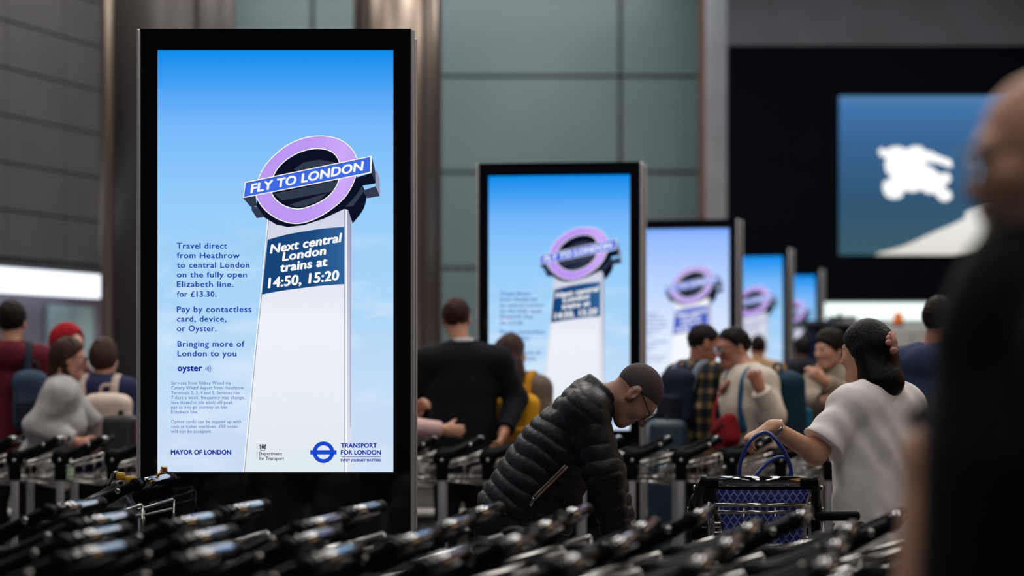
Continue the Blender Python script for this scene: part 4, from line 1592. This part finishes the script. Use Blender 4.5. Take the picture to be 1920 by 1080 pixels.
def backpack(loc, rz, r, label, mat, mat2, size=(0.29, 0.15, 0.44), back=0.10, zoff=-0.24, xoff=0.0, straps=(1, -1), strapmat=None, cat='backpack', flap=None):
    """Backpack worn by the person at loc/rz with rig r; its own object with straps and pockets."""
    root = empty('backpack', loc, rz)
    tag(root, label, cat)
    c = r.nb + r.up * zoff * r.k - r.fwd * (back + size[1] / 2 + 0.035) * r.k + r.rt * xoff
    M = np.stack([r.rt, r.fwd, r.up], 1)
    h = [v / 2 for v in size]
    F = Field(c - 0.42, c + 0.42, 0.009)
    F.rbox(c, h, 0.055, 0.0, M)
    F.ell(c + r.up * h[2] * 0.75 - r.fwd * 0.01, (h[0] * 0.92, h[1] * 0.95, h[2] * 0.36), 0.05, M)
    F.build('body', mat, root)
    F = Field(c - 0.42, c + 0.42, 0.008)
    F.rbox(c - r.fwd * (h[1] + 0.012) - r.up * h[2] * 0.38, (h[0] * 0.8, 0.035, h[2] * 0.5), 0.03, 0.0, M)
    F.build('front_pocket', flap or mat2, root)
    for s in straps:
        MB().tube(strap_points(r, s), 0.026, 10, flat=(r.fwd + r.up, 0.45)).build('strap', strapmat or mat2, root)
    t = c + r.up * (h[2] + 0.02)
    MB().tube(spline([t - r.rt * 0.05 + r.fwd * 0.03, t - r.rt * 0.04 + r.up * 0.045 + r.fwd * 0.03, t + r.rt * 0.04 + r.up * 0.045 + r.fwd * 0.03, t + r.rt * 0.05 + r.fwd * 0.03], 4, False), 0.009, 8).build('handle', strapmat or mat2, root)
    return root
# ---- the man bent over in the quilted jacket (in focus)
YH = 9.5
hx = (985 - 960) / FPX * YH
hp = lambda px, py, right=0.0: np.array((right, (px - 985) / FPX * YH, CAMZ + (HORY - py) / FPX * YH))
rH = Rig(H=1.78, lean=35.7, pelvis=hp(958, 960), neck=hp(1113, 744), headc=hp(1191, 739), head=(62, 0, 0), sh=0.17,
         arms={1: (hp(1128, 884, 0.22), hp(1152, 996, 0.17)), -1: (hp(1142, 890, -0.21), hp(1168, 985, -0.14))})
rH.S[1] = hp(1093, 775, 0.165)
pit = 0.054


def quilt(ax0, axis, pitch, A):
    def f(X, Y, Z, t):
        s = (X - ax0[0]) * axis[0] + (Y - ax0[1]) * axis[1] + (Z - ax0[2]) * axis[2]
        w = 0.006 * np.sin(X * 31 + Z * 9) + 0.004 * np.sin(Y * 43 - X * 17)
        return A * (np.abs(np.sin(np.pi * (s + w) / pitch)) ** 0.55 - 0.75) + 0.0011 * np.sin(X * 130 + Y * 95 + s * 45) * np.cos(s * 47)
    return f


def sleeve_quilt(r, pitch, A):
    def f(X, Y, Z, t):
        def dd(S):
            return np.sqrt((X - S[0]) ** 2 + (Y - S[1]) ** 2 + (Z - S[2]) ** 2)
        s = np.where(X > 0, dd(r.S[1]), dd(r.S[-1]))
        w = 0.006 * np.sin(Y * 37 + X * 20)
        return A * (np.abs(np.sin(np.pi * (s + w) / pitch)) ** 0.55 - 0.75) + 0.0011 * np.sin(X * 110 + Y * 120 + s * 30)
    return f


M_PUFF = pm('black quilted nylon', (12, 14, 22), 0.5, var=0.1, scale=20, bump=0.12, bscale=60, spec=0.25)


def jacket(F, r):
    q = quilt(r.P, r.up, pit, 0.0088)
    torso_prims(F, r, 0.026, disp=q)
    F.cone(r.P - r.up * 0.14, r.waist, 0.180, 0.178, 0.03, (r.fwd, 0.78), disp=q)
    F.ell(r.chest - r.fwd * 0.02 - r.up * 0.08, (0.15, 0.135, 0.22), 0.05, np.stack([r.rt, r.fwd, r.up], 1), disp=q)
    F.cone(r.chest + r.fwd * 0.06 - r.up * 0.05, r.P + r.fwd * 0.15 + r.up * 0.07, 0.115, 0.100, 0.05, (r.fwd, 0.9), disp=q)
    F.cut(r.P - r.up * 0.025 - r.fwd * 0.05, -r.up + r.fwd * 0.28)
    arm_prims(F, r, 0.028, 1.98, disp=sleeve_quilt(r, 0.054, 0.007))
    b, u = r.nb - r.fwd * 0.0, (r.up + r.fwd * 0.25)
    u = u / np.linalg.norm(u)
    F.cone(b - u * 0.03, b + u * 0.075, 0.080, 0.073, 0.03, clip=[(b + u * 0.042, u)], disp=quilt(r.nb, r.up, 0.05, 0.005))
    F.cone(b + u * 0.0, b + u * 0.16, 0.060, 0.070, 0.006, sub=True)
    return M_PUFF


hero = person('person', 'man bent forward in a black quilted puffer jacket, glasses and shaved head', (hx, YH, 0), R(-90), rH, h=0.0045,
              skinm=skin('hero', (164, 120, 102)), top=jacket, legs=cloth('dark jeans', (24, 26, 34)),
              hair=mk_hair(pm('stubble', (62, 48, 50), 0.75, var=0.25, scale=120), t=0.0022, nape=-0.05, line=0.004), hand_kw={1: dict(curl=35), -1: dict(curl=35)})
glasses(hero, rH, M_SPEC, lens=M_LENS)


def surf_x(o, y, z, tol=0.014):
    v = np.empty(len(o.data.vertices) * 3, np.float32)
    o.data.vertices.foreach_get('co', v)
    v = v.reshape(-1, 3)
    k = (np.abs(v[:, 1] - y) < tol) & (np.abs(v[:, 2] - z) < tol)
    return float(v[k, 0].max()) if k.any() else 0.18


jk = [c for c in hero.children if c.name.startswith('jacket')][0]
zp = []
for t in np.linspace(0, 1, 9):
    p = hp(996 + 62 * t, 930 - 62 * t)
    zp.append((surf_x(jk, p[1], p[2]) + 0.002, p[1], p[2]))
zp2 = [(x, y + 0.009, z - 0.006) for x, y, z in zp]
M_ZIP = pm('zip tape', (150, 128, 112), 0.4, metal=0.4)
zz = MB().tube(zp, 0.0042, 6).tube(zp2, 0.0042, 6)
zo = zz.build('pocket_zip', M_ZIP, jk)
MB().rbox((zp[0][0] + 0.008, zp[0][1] + 0.002, zp[0][2] - 0.012), (0.008, 0.012, 0.035), r=0.0035, rx=-0.4).build('zip_pull', M_CHROME, zo)

# ---- the woman in the white T-shirt
wl_ = np.array((PX(1640, 0, 9.62)[0], 9.62, 0.0))
wrz = R(36)
tl = lambda p: to_local(wl_, wrz, p)
rW = Rig(H=1.665, sh=0.165, bulk=1.04, head=(4, 10, 0), arms={-1: (tl(PX(1529, 850, 9.46)), tl(PX(1447, 801, 9.36))), 1: (tl(PX(1722, 862, 9.72)), tl(PX(1660, 915, 9.98)))}, headc=tl(PX(1624, 661, 9.66)))


def wrinkle(X, Y, Z, t):
    return 0.0055 * np.sin(38 * (Z * 0.7 + X * 1.0 + 0.03 * np.sin(Y * 25))) * np.sin(9 * Z + 14 * X + 2) + 0.003 * np.sin(60 * (X + 0.5 * Z)) * np.cos(22 * Z)


tee = mk_top('t_shirt', cloth('white tee', (238, 231, 228), bump=0.2), g=0.012, sleeve=0.80, flare=0.034, hem=0.16, loose=0.008, disp=wrinkle, sdisp=wrinkle, bust=0.9)


def longhair(F, r, p, M, q):
    F.cone(p(0, -0.045, 0.01), p(0, -0.06, -0.10), 0.080 * q, 0.080 * q, 0.03)
    F.cone(p(0, -0.06, -0.09), r.nb + M @ np.array((0, -0.055, 0.045)), 0.079 * q, 0.068 * q, 0.04)
    F.cone(p(0, -0.085, 0.03), p(0, -0.095, -0.03), 0.05, 0.045, 0.03)
    for s in (-1, 1):
        F.cone(p(s * 0.06, -0.025, 0.0), r.nb + M @ np.array((s * 0.065, -0.03, 0.05)), 0.033, 0.028, 0.03)


M_HBLK = pm('black hair', (9, 7, 7), 0.45, var=0.3, scale=60, spec=0.14, bump=0.3, bscale=120, stretch=(1, 1, 0.08))
woman = person('person', 'woman in a white T-shirt with black hair in a claw clip, leaning on a trolley', wl_, wrz, rW, h=0.005, skinm=skin('woman', (206, 154, 122)), top=tee,
               legs=cloth('navy trousers', (30, 34, 48)), hair=mk_hair(M_HBLK, t=0.020, nape=-0.10, extra=longhair, line=-0.004, smooth=True),
               hand_kw={-1: dict(d=to_local((0, 0, 0), wrz, np.array((-0.9, -0.1, -0.42))), n=to_local((0, 0, 0), wrz, np.array((-0.3, 0.1, -1))), curl=42)})
cl = tl(PX(1672, 642, 9.52))
cm = pm('shell claw clip', (196, 142, 128), 0.25, var=0.3, scale=60)
cb = MB()
for i in range(5):
    a = -0.9 + 0.45 * i
    cb.sphere((cl[0] + 0.01 * math.sin(i * 2.1), cl[1] - 0.012 * math.cos(i), cl[2] + 0.034 * math.sin(a * 1.2)), (0.017, 0.015, 0.014), 8)
cb.tube([(cl[0], cl[1] - 0.004, cl[2] + 0.045), (cl[0], cl[1] - 0.016, cl[2]), (cl[0], cl[1] - 0.004, cl[2] - 0.045)], 0.009, 8)
cb.build('hair_claw', cm, woman)
wv = rW.W[-1] - rW.E[-1]
wv = wv / np.linalg.norm(wv)
wc = rW.W[-1] - wv * 0.022
n1 = np.cross(wv, (0, 0, 1.0))
n1 /= np.linalg.norm(n1)
n2 = np.cross(wv, n1)
ring = [wc + 0.0335 * (n1 * math.cos(a) + n2 * math.sin(a) * 0.9) for a in np.linspace(0, 2 * math.pi, 24, endpoint=False)]
wb = MB().tube(ring, 0.0065, 8, closed=True, flat=(wv, 1.6))
wo = wb.build('wristwatch', M_CHROME, woman)
fc = wc - n2 * 0.036
MB().sphere(tuple(fc), (0.016, 0.016, 0.008), 10).build('watch_case', M_STEEL, wo)

# ---- people beyond the trolleys
def place(px, Y):
    return np.array((PX(px, 0, Y)[0], Y, 0.0))


def pl(loc, rz):
    return lambda px, py, Y: to_local(loc, rz, PX(px, py, Y))


M_HBRN = pm('dark brown hair', (24, 17, 14), 0.6, spec=0.12, var=0.3, scale=60, bump=0.3, bscale=100, stretch=(1, 1, 0.15))
M_HMID = pm('brown hair', (58, 39, 28), 0.6, spec=0.15, var=0.3, scale=60, bump=0.3, bscale=100, stretch=(1, 1, 0.1))

# man in a burgundy jumper with a blue-grey backpack
L = place(20, 15.3); z = R(8)
r = Rig(H=1.92, sh=0.185, head=(0, -12, 0))
person('person', 'tall dark-haired man in a burgundy jumper seen from behind, blue-grey backpack on one shoulder', L, z, r, skinm=skin('light', (196, 146, 120)),
       top=mk_top('jumper', cloth('burgundy', (92, 24, 36)), hood=True), legs=cloth('dark jeans', (24, 26, 34)), hair=mk_hair(M_HBRN, t=0.018))
backpack(L, z, r, 'blue-grey backpack hanging from the shoulder of the man in the burgundy jumper', cloth('slate blue', (58, 76, 98)), cloth('dark slate', (30, 38, 50)), size=(0.21, 0.13, 0.36), xoff=0.13, zoff=-0.30, straps=(1,), back=0.05)

# woman in a grey hooded top pushing along
L = place(80, 14.72); z = R(-78); w = pl(L, z)
r = Rig(H=1.66, lean=16, sh=0.17, head=(8, 0, 0), bulk=0.98, headc=w(130, 672, 14.72), arms={1: (w(66, 800, 14.55), w(146, 830, 14.53)), -1: (w(145, 765, 14.95), w(188, 800, 14.95))})


def bunhair(F, r, p, M, q):
    F.cone(p(0, -0.08, 0.0), r.nb + M @ np.array((0, -0.05, -0.02)), 0.05, 0.04, 0.03)
    F.cone(p(0.05, -0.02, 0.0), r.nb + M @ np.array((0.06, 0.02, -0.05)), 0.03, 0.02, 0.03)


gw = person('person', 'woman in a loose pale grey hooded top and dark glasses striding past the trolleys', L, z, r, skinm=skin('rosy', (198, 140, 122)),
            top=mk_top('hooded_top', cloth('pale grey', (172, 170, 170), bump=0.5), g=0.034, loose=0.012, bust=0.8, collar=0.05, hips=1.4, disp=wrinkle, sdisp=wrinkle), legs=cloth('dark leggings', (28, 28, 34)), hair=mk_hair(M_HMID, t=0.016, extra=bunhair))
glasses(gw, r, M_SPEC, lens=pm('dark lens', (20, 20, 24), 0.1))

# woman with a red head covering behind her
L = place(126, 15.7); z = R(-118)
r = Rig(H=1.765, sh=0.165, head=(0, -6, 0))


def scarf(F, r, p, M, q):
    F.cone(p(0, -0.03, 0.02), r.nb + np.array((0, -0.02, -0.02)), 0.10, 0.105, 0.05)
    F.cone(r.nb + np.array((0, -0.02, 0.03)), r.nb + np.array((0, -0.03, -0.14)), 0.10, 0.16, 0.05)
    F.ell(p(0, 0.10, -0.01), np.array((0.062, 0.07, 0.092)) * q, 0.01, M, sub=True)


person('person', 'woman with a bright red head covering standing behind the woman in grey', L, z, r, skinm=skin('pale', (220, 170, 150)),
       top=mk_top('coat', cloth('dark wine', (70, 20, 30))), legs=cloth('dark jeans', (24, 26, 34)), hair=mk_hair(cloth('red scarf', (150, 18, 28)), t=0.024, clip=False, extra=scarf))

# person in a navy hoodie with a cream backpack
L = place(193, 15.25); z = R(-4)
r = Rig(H=1.665, sh=0.17, head=(2, -10, 0))


def mop(F, r, p, M, q):
    F.ell(p(0, -0.03, 0.0), np.array((0.085, 0.10, 0.085)), 0.02, M, clip=[(p(0, 0.03, 0), M @ np.array((0, 1, -0.3)))])


person('person', 'person with brown bobbed hair in a navy hoodie seen from behind beside the metal column', L, z, r, skinm=skin('light', (196, 146, 120)),
       top=mk_top('hoodie', cloth('navy', (34, 40, 74)), g=0.026, hood=True), legs=cloth('dark jeans', (24, 26, 34)), hair=mk_hair(M_HMID, t=0.020, extra=mop))
backpack(L, z, r, 'cream backpack with buckled flap on the back of the person in the navy hoodie', cloth('cream', (214, 196, 184)), cloth('cream dark', (186, 168, 158)), size=(0.30, 0.14, 0.32), zoff=-0.25, xoff=0.08)

# man in a black suit
L = place(868, 14.95); z = R(6); w = pl(L, z)
r = Rig(H=1.905, sh=0.20, bulk=1.02, head=(2, -14, 0), headc=w(856, 597, 15.0), arms={1: (w(968, 748, 15.0), w(944, 812, 14.8)), -1: (w(798, 742, 15.08), w(818, 800, 15.24))})
sm = person('person', 'broad-shouldered man in a black suit seen from behind, short brown hair and white collar', L, z, r, skinm=skin('suit', (190, 136, 112)),
            top=mk_top('suit_jacket', cloth('black suit', (14, 17, 26), bump=0.2), g=0.026, hem=0.20, collar=0.07), legs=cloth('black suit', (17, 18, 24)), hair=mk_hair(pm('auburn hair', (56, 34, 25), 0.6, spec=0.12, var=0.3, scale=80), t=0.010, nape=-0.06))
F = Field(r.nb - 0.15, r.nb + 0.2, 0.008)
F.cone(r.nb - r.up * 0.02, r.nb + r.up * 0.10, 0.066, 0.068, 0.02, clip=[(r.nb + r.up * 0.082, r.up)])
F.build('shirt_collar', cloth('white shirt', (206, 206, 210)), sm)

# person in pale pink, mostly behind the big totem
L = place(722, 14.72); z = R(-78); w = pl(L, z)
r = Rig(H=1.68, sh=0.165, arms={1: (w(765, 800, 14.5), w(834, 806, 14.56)), -1: (w(748, 790, 14.9), w(786, 764, 14.68))})
person('person', 'person in a pale pink top reaching an arm out from behind the largest totem', L, z, r, skinm=skin('light', (196, 146, 120)),
       top=mk_top('top', cloth('pale pink', (206, 172, 170))), legs=cloth('dark jeans', (24, 26, 34)), hair=mk_hair(M_HBRN, t=0.016))

# woman with long brown hair and mustard backpack
L = place(972, 15.42); z = R(-18); w = pl(L, z)
r = Rig(H=1.69, sh=0.155, head=(0, -14, 0), headc=w(960, 664, 15.42))


def verylong(F, r, p, M, q):
    F.cone(p(0, -0.06, 0.02), p(0.01, -0.085, -0.12), 0.088, 0.115, 0.03, ((0, 1, 0), 0.8))
    F.cone(p(0.01, -0.085, -0.12), r.nb + np.array((0.05, -0.16, -0.17)), 0.115, 0.07, 0.04, ((0, 1, 0), 0.7))


person('person', 'woman with long brown hair seen from behind, wearing a mustard backpack, near the second totem', L, z, r, skinm=skin('light', (196, 146, 120)),
       top=mk_top('jacket', cloth('taupe', (112, 100, 92))), legs=cloth('dark jeans', (24, 26, 34)), hair=mk_hair(M_HMID, t=0.018, nape=-0.2, extra=verylong))
backpack(L, z, r, 'mustard yellow backpack on the woman with long brown hair', cloth('mustard', (222, 162, 34)), cloth('mustard dark', (186, 130, 26)), size=(0.30, 0.13, 0.44), zoff=-0.33, xoff=0.05)

# plaid shirt man
M_PLAID = cloth('plaid', (30, 30, 30))
nt = M_PLAID.node_tree
bs = nt.nodes['Principled BSDF']
tc = nt.nodes.new('ShaderNodeTexCoord')
sp = nt.nodes.new('ShaderNodeSeparateXYZ')
nt.links.new(tc.outputs['Object'], sp.inputs[0])


def pnode(op, a, b=None):
    n = nt.nodes.new('ShaderNodeMath')
    n.operation = op
    for i, v in enumerate((a, b)):
        if isinstance(v, (int, float)):
            n.inputs[i].default_value = v
        elif v is not None:
            nt.links.new(v, n.inputs[i])
    return n.outputs[0]


hx_ = pnode('ADD', sp.outputs[0], pnode('MULTIPLY', sp.outputs[1], 0.8))
b1 = pnode('GREATER_THAN', pnode('FRACT', pnode('MULTIPLY', hx_, 11.0)), 0.6)
b2 = pnode('GREATER_THAN', pnode('FRACT', pnode('MULTIPLY', sp.outputs[2], 11.0)), 0.6)
fac = pnode('MULTIPLY', pnode('ADD', b1, b2), 0.5)
rp = nt.nodes.new('ShaderNodeValToRGB')
rp.color_ramp.interpolation = 'CONSTANT'
rp.color_ramp.elements[0].color = (*lin((20, 24, 30)), 1)
rp.color_ramp.elements[1].position = 0.4
rp.color_ramp.elements[1].color = (*lin((58, 52, 46)), 1)
e = rp.color_ramp.elements.new(0.9)
e.color = (*lin((132, 104, 62)), 1)
nt.links.new(fac, rp.inputs[0])
nt.links.new(rp.outputs[0], bs.inputs['Base Color'])
L = place(1304, 15.2); z = R(-52); w = pl(L, z)
r = Rig(H=1.77, lean=4, sh=0.185, bulk=1.08, head=(14, -22, 0), headc=w(1320, 645, 15.2), arms={1: (w(1322, 770, 15.02), w(1326, 838, 15.0)), -1: (w(1328, 760, 15.42), w(1345, 722, 15.4))})
person('person', 'man in a dark yellow-checked plaid shirt looking down beside the man in the cream sweater', L, z, r, skinm=skin('tan', (168, 112, 92)),
       top=mk_top('plaid_shirt', M_PLAID, g=0.026, hem=0.2, collar=0.03), legs=cloth('black trousers', (18, 18, 22)), hair=mk_hair(pm('thin dark hair', (28, 22, 24), 0.6, spec=0.12, var=0.3, scale=90), t=0.008))
backpack(L, z, r, 'navy backpack with pale grey strap on the man in the plaid shirt', cloth('navy pack', (28, 36, 54)), cloth('navy pack dark', (20, 24, 38)), size=(0.26, 0.12, 0.34), zoff=-0.19, back=0.06, strapmat=cloth('grey strap', (112, 124, 138)))

# cream sweater man
L = place(1408, 14.75); z = R(112); w = pl(L, z)
r = Rig(H=1.735, sh=0.18, bulk=1.05, lean=3, head=(10, 2, 0), headc=w(1374, 652, 14.85), arms={-1: (w(1450, 780, 14.46), w(1424, 727, 14.40)), 1: (w(1374, 770, 14.95), w(1362, 738, 14.8))})
cmn = person('person', 'man with glasses in a cream sweater facing the man in the plaid shirt', L, z, r, skinm=skin('tan', (168, 112, 92)),
             top=mk_top('sweater', cloth('cream sweater', (200, 188, 174)), g=0.03, collar=0.03), legs=cloth('beige trousers', (150, 138, 122)), hair=mk_hair(pm('black short hair', (18, 14, 15), 0.6, spec=0.12, var=0.3, scale=90), t=0.012), hand_kw={-1: dict(curl=60)})
glasses(cmn, r, M_SPEC, lens=M_LENS)
backpack(L, z, r, 'large dark teal rucksack on the back of the man in the cream sweater', cloth('dark teal', (20, 48, 66)), cloth('teal', (20, 92, 124)), size=(0.30, 0.19, 0.47), zoff=-0.25, strapmat=cloth('teal strap', (24, 84, 124)), flap=cloth('teal', (20, 92, 124)))
root = empty('sling_bag', L, z)
tag(root, 'dark red sling bag across the front of the man in the cream sweater', 'bag')
c = r.waist + r.fwd * 0.20 + r.up * 0.03 - r.rt * 0.07
F = Field(c - 0.25, c + 0.25, 0.008)
Ms = np.stack([r.rt, r.fwd, r.up], 1) @ rotm('Y', 22)
F.rbox(c, (0.125, 0.05, 0.10), 0.045, 0.0, Ms)
F.build('body', cloth('dark red', (132, 22, 32)), root)
MB().tube([c + Ms @ np.array((-0.1, 0.05, 0.03)), c + Ms @ np.array((0, 0.054, 0.03)), c + Ms @ np.array((0.1, 0.05, 0.03))], 0.005, 6).build('zip', M_SPEC, root)
MB().tube(spline([c + Ms @ np.array((0.11, 0, 0.05)), r.chest + r.rt * 0.14 + r.fwd * 0.15, r.S[1] - r.rt * 0.05 + r.up * 0.085 + r.fwd * 0.03, r.S[1] - r.rt * 0.05 + r.up * 0.05 - r.fwd * 0.11], 5, False), 0.016, 8, flat=(r.fwd, 0.5)).build('strap', cloth('dark red', (132, 22, 32)), root)

# far man in tan and grey
L = place(1421, 24.5); z = R(4)
r = Rig(H=1.815, sh=0.19, head=(0, -4, 0))
tg = cloth('grey marl', (132, 130, 128))
fm = person('person', 'far man seen from behind in a tan and grey top below the fourth totem', L, z, r, h=0.011, skinm=skin('light', (196, 146, 120)),
            top=mk_top('top', tg), legs=cloth('dark jeans', (24, 26, 34)), hair=mk_hair(M_HBRN, t=0.012))
F = Field(*bounds(r), 0.011)
torso_prims(F, r, 0.022)
arm_prims(F, r, 0.022, 0.35)
F.cut(r.chest + r.up * 0.03, -r.up)
F.cone(r.nb, r.nb + r.up * 0.14, 0.052, 0.06, 0.01, sub=True)
F.build('tan_yoke', cloth('tan', (176, 138, 88)), fm)

# far dark figure
L = place(1504, 26.0); z = R(14)
r = Rig(H=1.81, sh=0.18, head=(0, 6, 0))
person('person', 'far figure in black with a hood, dark against the smallest totem', L, z, r, h=0.011, skinm=skin('deep', (92, 64, 52)),
       top=mk_top('hoodie', cloth('black navy', (20, 24, 36)), hood=True, g=0.028), legs=cloth('black trousers', (18, 18, 22)), hair=mk_hair(pm('black short hair', (28, 22, 24), 0.55), t=0.022, nape=-0.08))

# man in beige jacket with folded arms
L = place(1560, 15.5); z = R(122); w = pl(L, z)
r = Rig(H=1.735, sh=0.175, head=(6, 4, 0), headc=w(1556, 655, 15.45), arms={-1: (w(1592, 748, 15.3), w(1544, 714, 15.15)), 1: (w(1512, 748, 15.45), w(1548, 752, 15.2))})
bm_ = person('person', 'man with tousled dark hair in a beige jacket, arms folded, beyond the woman in white', L, z, r, skinm=skin('fair', (200, 148, 126)),
             top=mk_top('jacket', cloth('beige grey', (142, 130, 116)), g=0.026, collar=0.04, hem=0.2), legs=cloth('dark jeans', (24, 26, 34)), hair=mk_hair(M_HBRN, t=0.022, line=0.008))
F = Field(r.P - 0.3, r.nb + 0.3, 0.009)
F.cone(r.waist + r.fwd * 0.075, r.nb - r.up * 0.09 + r.fwd * 0.075, 0.085, 0.05, 0.03, (r.fwd, 0.8))
F.build('shirt', cloth('dark shirt', (44, 42, 60)), bm_)

# man in a navy jacket at the far side of the woman in white
L = place(1748, 13.2); z = R(-22); w = pl(L, z)
r = Rig(H=1.865, sh=0.195, bulk=1.05, head=(0, -22, 0), headc=w(1764, 601, 13.2))
person('person', 'man in a navy blue jacket seen from behind, beside the bald man', L, z, r, skinm=skin('tan', (168, 112, 92)),
       top=mk_top('jacket', cloth('navy jacket', (46, 58, 88)), g=0.03, hem=0.18, hood=True), legs=cloth('dark jeans', (24, 26, 34)), hair=mk_hair(M_HBRN, t=0.014))

# bald bespectacled man close by, at the edge of the view
L = place(2010, 3.3); z = R(84); w = pl(L, z)
r = Rig(H=1.90, sh=0.19, bulk=1.08, head=(7, 6, 0), headc=w(1969, 297, 3.3), arms={1: (w(1766, 856, 3.46), w(1710, 1190, 3.42))})


def tee_dark(F, r):
    torso_prims(F, r, 0.02)
    F.cone(r.P - r.up * 0.12, r.waist, 0.185, 0.17, 0.04, (r.fwd, 0.74))
    F.cut(r.P - r.up * 0.1, -r.up)
    arm_prims(F, r, 0.02, 0.99, 0.006)
    # bulky hood and scarf gathered round the neck
    F.cone(r.nb + r.fwd * 0.02 - r.up * 0.02, r.nb + r.fwd * 0.05 + r.up * 0.03, 0.10, 0.095, 0.06)
    F.ell(r.nb + r.fwd * 0.075 + r.up * 0.0, (0.14, 0.095, 0.10), 0.06, np.stack([r.rt, r.fwd, r.up], 1))
    F.cone(r.nb + r.fwd * 0.09 - r.up * 0.08, r.waist + r.fwd * 0.085, 0.105, 0.12, 0.08)
    F.ell(r.nb - r.fwd * 0.09 - r.up * 0.02, (0.11, 0.06, 0.08), 0.03, np.stack([r.rt, r.fwd, r.up], 1))
    return cloth('black jersey', (8, 8, 14))


tee_dark.__name__ = 'hooded_top'
bald = person('person', 'bald bearded man with dark glasses in black, largest and most blurred figure', L, z, r, h=0.005, skinm=skin('bald', (228, 172, 142)),
              top=tee_dark, legs=cloth('black trousers', (18, 18, 22)), hair=None, nose=-1.0, hands=(1, -1))
glasses(bald, r, M_SPEC, lens=M_LENS)
M_ = r.HR
p = lambda *v: r.hc + M_ @ (np.array(v) * r.hk)
F = Field(r.hc - 0.2, r.hc + 0.2, 0.005)
F.ell(p(0, 0.045, -0.088), np.array((0.058, 0.055, 0.045)), 0.02, M_)
F.ell(p(0, 0.072, -0.108), np.array((0.034, 0.034, 0.034)), 0.02, M_)
for s in (-1, 1):
    F.cone(p(s * 0.062, 0.0, -0.03), p(s * 0.052, 0.03, -0.08), 0.014, 0.02, 0.02)
    F.cone(p(s * 0.006, 0.102, -0.050), p(s * 0.03, 0.088, -0.068), 0.006, 0.008, 0.008)
F.ell(p(0, 0.10, -0.068), (0.02, 0.02, 0.008), 0.004, M_, sub=True)
F.build('beard', pm('grey beard', (132, 122, 112), 0.8, var=0.3, scale=90), bald)
F = Field(r.hc - 0.2, r.hc + 0.2, 0.005)
F.ell(p(0, -0.022, 0.018), np.array((0.081, 0.092, 0.075)), 0.01, M_, clip=[(p(0, 0.02, 0), M_ @ np.array((0, 1, -0.2))), (p(0, 0, 0.05), M_ @ np.array((0, 0.1, 1))), (p(0, 0, -0.06), M_ @ np.array((0, 0.3, -1)))])
F.build('hair', pm('grey hair', (140, 134, 126), 0.8, var=0.3, scale=90), bald)
